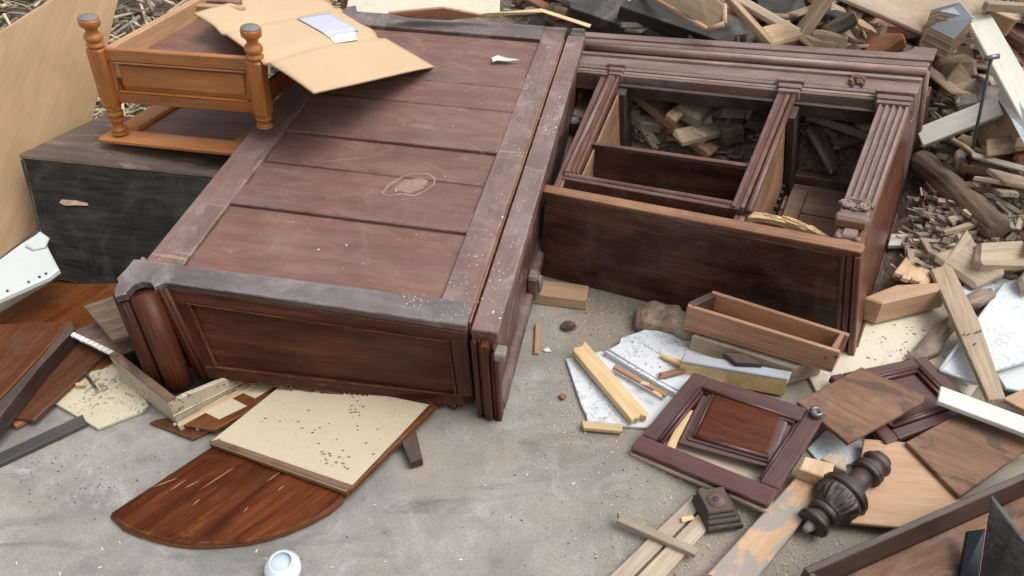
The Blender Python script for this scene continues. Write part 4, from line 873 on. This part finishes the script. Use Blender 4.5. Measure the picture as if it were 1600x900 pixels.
# ------------------------------------------------------------------ timbers on the heap, top of the picture
def pbeam(name,label,cat,a,b,dz0,dz1,wd,t,m,group=None,up=None,c=.003):
    return beam(name,label,cat,PM(a[0],a[1],dz0),PM(b[0],b[1],dz1),wd,t,m,group,c,up)
def pboard(name,label,cat,q,t,m,ge=(0,1),c=.002):
    return tag(MB().slab([PM(x,y,dz) for x,y,dz in q],t,c,ge).build(name,m),label,cat)
SB=(.0,-.55,.8)
board('cream_board','large cream board behind the far end of the wardrobe','board',[(552,-40,.52),(540,18,.44),(660,24,.44),(781,24,.44),(781,-40,.52)],.44,.014,M['ivory'])
tp1=[PP(x,y,cw(0,0,z),CN) for x,y,z in ((606,18,.06),(664,12,.075),(694,10,.08),(758,22,.04),(700,29,.014),(640,25,.02))]
tag(MB().slab(tp1,.008,.001).build('plywood_offcut',M['drawer']),'reddish plywood offcut lying on the far end of the wardrobe','plywood')
tp2=[PP(x,y,cw(0,0,z),CN) for x,y,z in ((716,29,.016),(760,20,.05),(846,13,.075),(924,38,.03),(921,43,.03),(848,19,.068))]
tag(MB().slab(tp2,.006,.001).build('thin_veneer',M['pine']),'thin bent pale strip of veneer on the far right corner of the wardrobe','veneer')
pbeam('red_frame_rail','reddish frame rail behind the cardboard sheet','rail',(470,14),(545,16),.30,.28,.05,.04,M['scrapred'])
pbeam('red_frame_rail','second reddish rail standing up behind the cardboard sheet','rail',(534,-30),(541,16),.36,.26,.04,.04,M['scrapred'])
pbeam('wide_board','long wide board with a pale top edge lying behind the bookcase cornice','board',(872,18),(1075,66),.20,.10,.17,.03,M['greybrown'],up=(.1,-.75,.65))
pbeam('wood_strip','pale strip along the top of the wide board behind the cornice','strip',(868,8),(1062,56),.24,.14,.025,.02,M['pine'])
pbeam('pale_crosspiece','reddish brown crosspiece lying on the heap behind the wardrobe corner','crosspiece',(826,-6),(880,24),.26,.24,.05,.02,M['scrapred'])
pbeam('charred_beam','long blackened beam on the heap, nearest the bookcase cornice','beam',(900,-6),(1120,70),.22,.08,.12,.09,M['char'],up=SB)
pbeam('charred_beam','long blackened beam on the heap under the pinkish tray','beam',(985,-8),(1200,66),.30,.12,.13,.10,M['char'],up=SB)
pk=thing('shallow_tray','pinkish shallow wooden tray on top of the blackened beams','tray',PM(1080,15,.3))
MB().slab([PM(1005,-20,.42),PM(1105,44,.30),PM(1131,34,.30),PM(1131,8,.34),PM(1090,-24,.42)],.012,.002,(0,1)).build('floor',M['scraptan'],pk)
for a,b in (((1002,-14),(1106,46)),((1106,46),(1132,37)),((1132,37),(1132,8))): MB().tube([PM(*a,.31),PM(*b,.31)],.010,6).build('rim',M['tan'],pk)
pbeam('pale_stick','long pale stick leaning beside the pinkish tray','stick',(1142,-6),(1214,72),.30,.16,.035,.025,M['scraptan'])
pbeam('pale_stick','broad pale board behind the leaning stick at the top edge','board',(1148,-8),(1250,50),.20,.14,.07,.02,M['pineold'])
pbeam('sawn_block','sawn yellowish block with rounded end on the heap right of the stick','wood block',(1196,56),(1246,42),.18,.16,.10,.09,M['scraptan'],up=(-.2,-.5,.8),c=.01)
pbeam('dark_board','dark wide board at the top of the heap right of the sawn block','board',(1180,-6),(1262,-2),.12,.10,.22,.03,M['char'],up=SB)
pbeam('wood_block','brown rectangular block with nail holes in the dark hollow under the tilted sheet','wood block',(1296,22),(1352,48),.12,.10,.14,.12,M['greybrown'],up=(.2,-.5,.8))
pboard('grey_sheet_piece','bluish grey broken sheet behind the cornice, left of the hollow','sheet',[(1272,62,.08),(1280,72,.05),(1330,80,.05),(1310,66,.09)],.01,M['bluegrey'])
pboard('grey_sheet_piece','bluish grey broken sheet behind the right end of the cornice','sheet',[(1372,84,.05),(1395,70,.08),(1424,66,.08),(1404,80,.05)],.01,M['bluegrey'])
fs=thing('tilted_sheet','tilted tan sheet with a grey metal edge at the top right of the heap','sheet',PM(1440,30,.2))
fq2=[PM(1270,-30,.36),PM(1318,-2,.34),PM(1488,70,.24),PM(1566,-10,.36),PM(1560,-40,.40)]
MB().slab(fq2,.02,.003,(1,2)).build('sheet',M['sheettop'],fs)
for a,b in ((fq2[0],fq2[2]),(fq2[2],fq2[3])): MB().tube([a+V3((0,-.008,-.008)),b+V3((0,-.008,-.008))],.013,8).build('metal_edge',M['metal'],fs)
lb=thing('laminated_block','laminated plywood block lying on the tip of the tilted sheet','wood block',PM(1480,40,.25))
lq=[PM(1456,14,.42),PM(1446,40,.34),PM(1490,62,.34),PM(1522,28,.40),PM(1500,2,.42)]
MB().slab(lq,.012,.002).build('top_ply',M['bluegrey'],lb)
for k in range(6):
    d=V3((0,-.003*(k%2),-.0125*(k+1))); MB().slab([p+d for p in lq],.012,.0015).build('ply_layer',M['plyedge'],lb)
pbeam('white_plank','long white painted plank leaning down the right edge of the heap','plank',(1528,22),(1622,190),.30,.22,.085,.03,M['whitew'],up=(-.2,-.4,.9))
pbeam('wood_block','small brown block beside the top of the long white plank','wood block',(1552,12),(1590,28),.26,.26,.06,.06,M['scraptan'])
pbeam('wood_rail','pale rail crossing the top right corner of the heap','rail',(1540,2),(1640,8),.36,.36,.04,.03,M['greybrown'])
pbeam('white_plank','white painted plank lying right of the bookcase cornice','plank',(1436,214),(1562,164),.16,.26,.075,.03,M['whitew'],up=(-.1,-.5,.85))
wb2=[PM(1562,138,.32),PM(1556,150,.29),PM(1575,178,.26),PM(1612,250,.22),PM(1640,240,.24),PM(1585,142,.32)]
tag(MB().slab(wb2,.012,.002,(2,3)).build('peeling_board',M['whitep']),'white board with peeling paint at the right edge below the long plank','board')
pl=thing('plywood_stack','thick laminated plywood chunk under the peeling white board','plywood',PM(1560,190,.2))
pq2=[PM(1538,178,.22),PM(1552,214,.14),PM(1606,224,.14),PM(1600,170,.24),PM(1566,150,.26)]
for k in range(7): MB().slab([p+V3((0,.002*(k%2),-.013*k)) for p in pq2],.0125,.0015).build('ply_layer',M['plyedge'],pl)
pl=thing('plywood_stack','tilted laminated plywood chunk in the rubble right of the cornice','plywood',PM(1500,130,.1))
pq3=[PM(1470,138,.10),PM(1494,150,.08),PM(1520,124,.12),PM(1500,96,.16)]
for k in range(6): MB().slab([p+V3((.002*(k%2),0,-.013*k)) for p in pq3],.0125,.0015).build('ply_layer',M['plyedge'],pl)
rt=thing('metal_rod','thin black metal rod standing upright in the rubble at the right','rod',PM(1506,296,.02))
ra,rb=PM(1506,296,.03),None
rb=PY(1549,92,ra.y+.10)
MB().tube([ra,lerp(ra,rb,.5),rb],.0055,8).build('rod',M['blackmetal'],rt)
MB().tube([rb+V3((-.02,0,0)),rb+V3((.02,0,.01))],.009,8).build('clip',M['metal'],rt)
MB().tube([ra+V3((-.02,0,0)),ra+V3((.018,0,.0))],.008,8).build('foot',M['blackmetal'],rt)
# log
la,lb_=PM(1436,250,.10),PM(1560,360,.09); dd_=(lb_-la)
mb=MB(); mb.lathe([(0,.034),(.004,.041)]+[(dd_.length*k/24,.044+.003*math.sin(k*.8)) for k in range(1,24)]+[(dd_.length-.003,.040),(dd_.length,.034)],la,dd_,36,mod=lambda h,a:1+.05*math.sin(3*a+h*5)+.035*math.sin(11*a+3*math.sin(h*9))+.02*math.sin(23*a-20*h))
tag(mb.build('log',M['bark']),'thick grey brown log lying in the rubble right of the bookcase','log')
# pieces seen through the bookcase
def inb(name,label,cat,a,b,z0,z1,wd,t,m): return beam(name,label,cat,PM(*a,z0),PM(*b,z1),wd,t,m)
inb('grained_plank','strongly grained orange brown plank lying inside the left bay of the bookcase','plank',(985,128),(1118,236),.12,.10,.085,.03,M['drawer'])
inb('white_lath','small white painted lath standing in the rubble in the left bay of the bookcase','lath',(1100,152),(1106,204),.10,.07,.05,.015,M['whitew'])
inb('grey_batten','grey weathered batten lying across the right bay of the bookcase','batten',(1262,168),(1378,208),.12,.12,.075,.03,M['grey'])
inb('grey_board','grey brown board leaning in the right bay of the bookcase','board',(1272,190),(1312,262),.07,.08,.12,.012,M['greybrown'])
inb('pink_board','pinkish brown grooved board in the right bay under the grey batten','board',(1300,218),(1372,196),.07,.07,.085,.02,M['scrapred'])
inb('dark_red_board','dark red board behind the grey batten in the right bay','board',(1342,190),(1400,160),.06,.06,.06,.02,M['redb'])
inb('brown_block','square brown block in the left bay of the bookcase beside the middle pilaster','wood block',(1124,196),(1162,186),.08,.08,.09,.07,M['greybrown'])
inb('thin_batten','thin grey batten lying toward the middle pilaster in the left bay','batten',(1112,176),(1160,146),.09,.09,.03,.02,M['grey'])
# ------------------------------------------------------------------ scattered scrap: shared shapes, one object each
R2=random.Random(21)
def scrapmesh(kind,i):
    global RNG
    mb=MB()
    l,w_,t=dict(block=(.095,.07,.045),batten=(.30,.040,.022),plank=(.34,.085,.017),chunk=(.13,.085,.06))[kind]
    l*=R2.uniform(.75,1.3); w_*=R2.uniform(.7,1.35); t*=R2.uniform(.7,1.3)
    cut=R2.uniform(-.35,.35)*w_; cut2=R2.uniform(-.35,.35)*w_; tw_=R2.uniform(-.15,.15)
    if kind=='chunk':
        def f(x,y,z): return V3((x+cut*y*6+.012*math.sin(y*60+i),y*(1-.8*abs(x)/l*R2_k)+.01*math.sin(x*40+i),z*(1+2.2*x)+.006*math.sin(x*70+y*50)))
    else:
        def f(x,y,z): return V3((x+(cut if x>0 else cut2)*y/w_*2, y+x*tw_*.1, z))
    R2_k=.35
    # an end broken into splinters on some
    if kind in('batten','plank') and i%3==0:
        mb.box((-l/2,-w_/2,0),(l/2,w_/2,t),f,.003)
        for k in range(4):
            y0=-w_/2+w_*k/4; mb.box((l/2-.005,y0+.001,.002),(l/2+R2.uniform(.005,.05),y0+w_/4-.001,t-.002),f,.002)
    else: mb.box((-l/2,-w_/2,0),(l/2,w_/2,t),f,.004 if kind!='chunk' else .012,jit=.004 if kind!='plank' else .001)
    return mb.mesh('scrap_'+kind)
MESH={k:[scrapmesh(k,i) for i in range(7)] for k in ('block','batten','plank','chunk')}
NAMES=dict(block='wood_block',batten='batten',plank='broken_plank',chunk='wood_chunk')
WORDS={'grey':'grey weathered','greybrown':'grey brown','scraptan':'light tan','scrapred':'reddish','pineold':'pale straw coloured','char':'blackened','bark':'rough dark brown'}
CATN=dict(block='wood block',batten='batten',plank='plank',chunk='wood chunk')
def inframe(p,mg=40):
    d=p-EYE; z=d.dot(FW)
    if z<.2: return False
    x=800+FPX*d.dot(RT)/z; y=450-FPX*d.dot(UP)/z
    return -mg<x<1600+mg and -mg<y<900
SCRAP=[]
def put(kind,mat,p,yaw,tx,ty,s,zone):
    me=R2.choice(MESH[kind]); o=bpy.data.objects.new(NAMES[kind],me); COL.objects.link(o)
    if not me.materials: me.materials.append(M['greybrown'])
    o.material_slots[0].link='OBJECT'; o.material_slots[0].material=M[mat]
    o.location=p; o.rotation_euler=(tx,ty,yaw); o.scale=s
    SCRAP.append((o,mat,kind,V3(p)))
def hutside(x,y): return x-(1.06+(y-1.486)*.58)
mats=['grey']*4+['greybrown']*7+['scraptan']*4+['scrapred']*2+['pineold']*2+['char']*2+['bark']*2
placed=[]
def hutfar(x): return 2.56-(x-.36)*.30
def segd(x,y,a,b):
    d=b-a; t=max(0,min(1,((x-a.x)*d.x+(y-a.y)*d.y)/(d.x*d.x+d.y*d.y))); return math.hypot(x-a.x-d.x*t,y-a.y-d.y*t)
wl0,wl1=PM(1390,374,.05),PM(1510,374,.05)
def scatter(n,xr,yr,gap,kinds,sr,mt,zr,ok,tilt=.33):
    k=0; tries=0
    while k<n and tries<6000:
        tries+=1
        x=R2.uniform(*xr); y=R2.uniform(*yr); h=mound(x,y)
        if h<.01 or not ok(x,y): continue
        p=V3((x,y,h))
        if not inframe(p): continue
        if segd(x,y,la,lb_)<.10 or segd(x,y,wl0,wl1)<.085: continue
        if any((x-a)**2+(y-b)**2<gap**2 for a,b in placed): continue
        placed.append((x,y)); kd=R2.choices(['block','batten','plank','chunk'],kinds)[0]; s=R2.uniform(*sr)
        put(kd,R2.choice(mt),p+V3((0,0,R2.uniform(*zr))),R2.uniform(0,2*PI),R2.gauss(0,tilt),R2.gauss(0,tilt),(s,s*R2.uniform(.8,1.2),s),''); k+=1

light=['grey']*4+['greybrown']*4+['scraptan']*6+['scrapred']*2+['pineold']*5+['bark']
# behind the open bays, right of the bookcase, and the rest of the heap
scatter(44,(.3,1.0),(2.42,2.95),.036,[5,3,2,5],(.8,1.2),['scraptan','pineold','pineold','greybrown','grey','scraptan'],(.0,.05),lambda x,y: y>hutfar(x)+.03 and hutside(x,y)<.0)
scatter(20,(.95,1.40),(2.22,2.8),.040,[5,4,2,4],(.7,1.1),light,(.02,.08),lambda x,y: y>hutfar(x)+.14 and hutside(x,y)<-.06)
scatter(115,(1.02,2.3),(1.68,3.2),.043,[3,8,4,4],(.65,1.05),light,(.01,.09),lambda x,y: hutside(x,y)>.05)
scatter(110,(.2,3.4),(2.7,4.7),.062,[5,4,4,4],(.85,1.45),mats,(.0,.10),lambda x,y: y>hutfar(x)+.5 or hutside(x,y)>.3)
# each scrap is told by its colour, its kind and the landmark of the heap it lies nearest to
LM_=[((1500,300),'the log'),((1510,130),'the tilted plywood chunk'),((1575,190),'the plywood stack'),((1530,260),'the foot of the black rod'),((1450,374),'the flat white lath'),((1500,190),'the shorter white plank'),((1415,200),'the right side of the cornice'),((1390,400),'the bookcase side panel'),((1420,480),'the thick split beam'),((1480,440),'the upper end of the nailed plank'),((1570,100),'the long white plank'),((1590,420),'the large white board'),((1595,330),'the right picture edge'),
 ((1440,50),'the laminated block'),((1330,40),'the hollow under the tilted sheet'),((1220,50),'the sawn block'),((1075,20),'the pinkish tray'),((1170,30),'the long pale stick'),((960,30),'the blackened beams'),((900,35),'the wide board behind the cornice'),((1300,70),'the left bluish sheet'),((1400,70),'the right bluish sheet'),
 ((1045,180),'the grained plank in the bookcase'),((1103,180),'the white lath in the bookcase'),((940,130),'the left pilaster'),((1143,196),'the square block in the bookcase'),((1190,160),'the middle pilaster'),((1320,190),'the grey batten in the bookcase'),((1290,230),'the leaning board in the right bay'),((1330,240),'the fluted pilaster')]
def topx(p):
    d=p-EYE; z=d.dot(FW); return 800+FPX*d.dot(RT)/z, 450-FPX*d.dot(UP)/z
GR={}
for o,mat,kind,p in SCRAP:
    x,y=topx(p); d,l=min((math.hypot(x-a,y-b),t) for (a,b),t in LM_); GR.setdefault((l,mat,kind),[]).append((d,o))
ORD=['nearest','second nearest','third nearest','fourth nearest','fifth nearest','sixth nearest','seventh nearest','eighth nearest']
for (l,mat,kind),v in GR.items():
    v.sort(key=lambda q:q[0])
    for i,(d,o) in enumerate(v):
        nm='%s scrap %s'%(WORDS[mat],CATN[kind])
        lab_='%s by %s'%(nm,l) if len(v)==1 else '%s %s to %s'%(nm,ORD[min(i,7)],l)
        tag(o,lab_,CATN[kind],'scrap wood in the rubble heap')
# fine splinters, sawdust and straw: nobody could count them
def chips(name,mat,n,fn,ls,ws,base=V3((0,0,0)),thin=.35):
    mb=MB(); r=random.Random(n)
    for _ in range(n):
        p=fn(r)
        if p is None: continue
        l=r.uniform(*ls); w_=r.uniform(*ws); a=r.uniform(0,2*PI); t=r.gauss(0,.3)
        d=V3((math.cos(a)*math.cos(t),math.sin(a)*math.cos(t),math.sin(t))); s_=V3((-math.sin(a),math.cos(a),r.gauss(0,.3))).normalized(); u=d.cross(s_)
        h=w_*thin; c=[p+d*l*i+s_*w_*j*(1 if i>0 else .5)+u*h*k_ for i in (-.5,.5) for j in (-.5,.5) for k_ in (0,1)]
        o=r.uniform(-9,9)
        mb.add(c,[[0,1,3,2],[4,6,7,5],[0,4,5,1],[2,3,7,6],[0,2,6,4],[1,5,7,3]],[(l*i+o,w_*j+o,o) for i in (-.5,.5) for j in (-.5,.5) for k_ in (0,1)])
    return tag(mb.build(name,mat,base=base),kind='stuff')
def onheap(r):
    x=r.uniform(.0,3.4); y=r.uniform(1.75,4.8); h=mound(x,y)
    return V3((x,y,h+r.uniform(0,.05))) if h>.0 and not(y<hutfar(x)+.1 and x<1.6 and hutside(x,y)<.03) else None
chips('wood_splinters',M['greybrown'],5200,onheap,(.02,.11),(.006,.03))
chips('pale_splinters',M['pineold'],2600,onheap,(.03,.16),(.005,.018))
def fronth(r):
    x=r.uniform(1.0,2.4); y=r.uniform(1.66,3.3); h=mound(x,y); return V3((x,y,h+r.uniform(.0,.06))) if h>0 and hutside(x,y)>.04 else None
for nm_,mt_,n_ in (('grey_offcuts','grey',420),('brown_offcuts','greybrown',420),('tan_offcuts','scraptan',430),('pale_offcuts','pineold',410)): chips(nm_,M[mt_],n_,fronth,(.05,.17),(.014,.045),thin=.45)
def byside(r):
    x=r.uniform(1.0,2.0); y=r.uniform(1.66,2.5); h=mound(x,y); return V3((x,y,h+r.uniform(.0,.045))) if h>0 and hutside(x,y)>.015 else None
chips('side_grey_offcuts',M['grey'],800,byside,(.03,.12),(.008,.035),thin=.4); chips('side_tan_offcuts',M['pineold'],900,byside,(.03,.12),(.008,.035),thin=.4); chips('side_brown_offcuts',M['greybrown'],700,byside,(.03,.12),(.008,.035),thin=.4)
def backh(r):
    x=r.uniform(.2,3.4); y=r.uniform(2.5,4.8); h=mound(x,y); return V3((x,y,h+r.uniform(.0,.06))) if h>0 and (y>hutfar(x)+.62 or hutside(x,y)>.1) else None
for nm_,mt_,n_ in (('back_grey_offcuts','grey',500),('back_brown_offcuts','greybrown',520),('back_tan_offcuts','scraptan',480)): chips(nm_,M[mt_],n_,backh,(.05,.18),(.016,.05),thin=.45)
def inbays(r):
    u=r.uniform(.05,.97); v=r.uniform(.40 if u<.6 else .96,1.3); p=hw(u,v,0); p.z=max(0,mound(p.x,p.y))+r.uniform(.0,.04); return p
chips('bay_splinters',M['greybrown'],1300,inbays,(.02,.08),(.006,.03))
def onstraw(r):
    x=r.uniform(-4.2,-.7); y=r.uniform(2.6,4.9); h=mound(x,y); return V3((x,y,h+r.uniform(0,.07))) if h>0 else None
chips('straw_heap',M['straw'],6500,onstraw,(.05,.24),(.004,.020))
chips('grey_straw',M['grey'],2500,onstraw,(.05,.20),(.004,.022))
def px(cx,cy,sx,sy,z=.001):
    return lambda r: (lambda p:p)(P(r.gauss(cx,sx),r.gauss(cy,sy),z))
def mixf(*fs): return lambda r: r.choice(fs)(r)
def okfloor(f):
    def g_(r):
        p=f(r); return p if p.y>.5 else None
    return g_
chips('sawdust',M['chip'],2300,mixf(px(955,478,35,18),px(930,500,40,30),px(900,600,55,60),px(880,640,90,60),px(1010,720,60,60),px(1230,850,60,40),px(1060,860,70,40),px(1180,800,60,40)),(.002,.010),(.001,.0034))
def anyfloor(r): return V3((r.uniform(-1.3,1.0),r.uniform(.7,1.7),.001))
chips('floor_crumbs',M['flake'],170,anyfloor,(.002,.009),(.0015,.004))
chips('dark_grit',M['bark'],230,mixf(px(100,755,60,30),px(960,790,160,70),px(960,500,60,40),anyfloor),(.002,.006),(.0012,.0035))
def onboards(r): return P(*r.choice([(r.uniform(890,1010),r.uniform(575,660)),(r.uniform(960,1080),r.uniform(525,590))]),.0275)
chips('board_grit',M['bark'],130,onboards,(.002,.008),(.001,.0025))
def onivory(r): return P(r.gauss(1420,45),r.gauss(560,35),.013)
chips('sheet_crumbs',M['chip'],110,onivory,(.003,.010),(.002,.005))
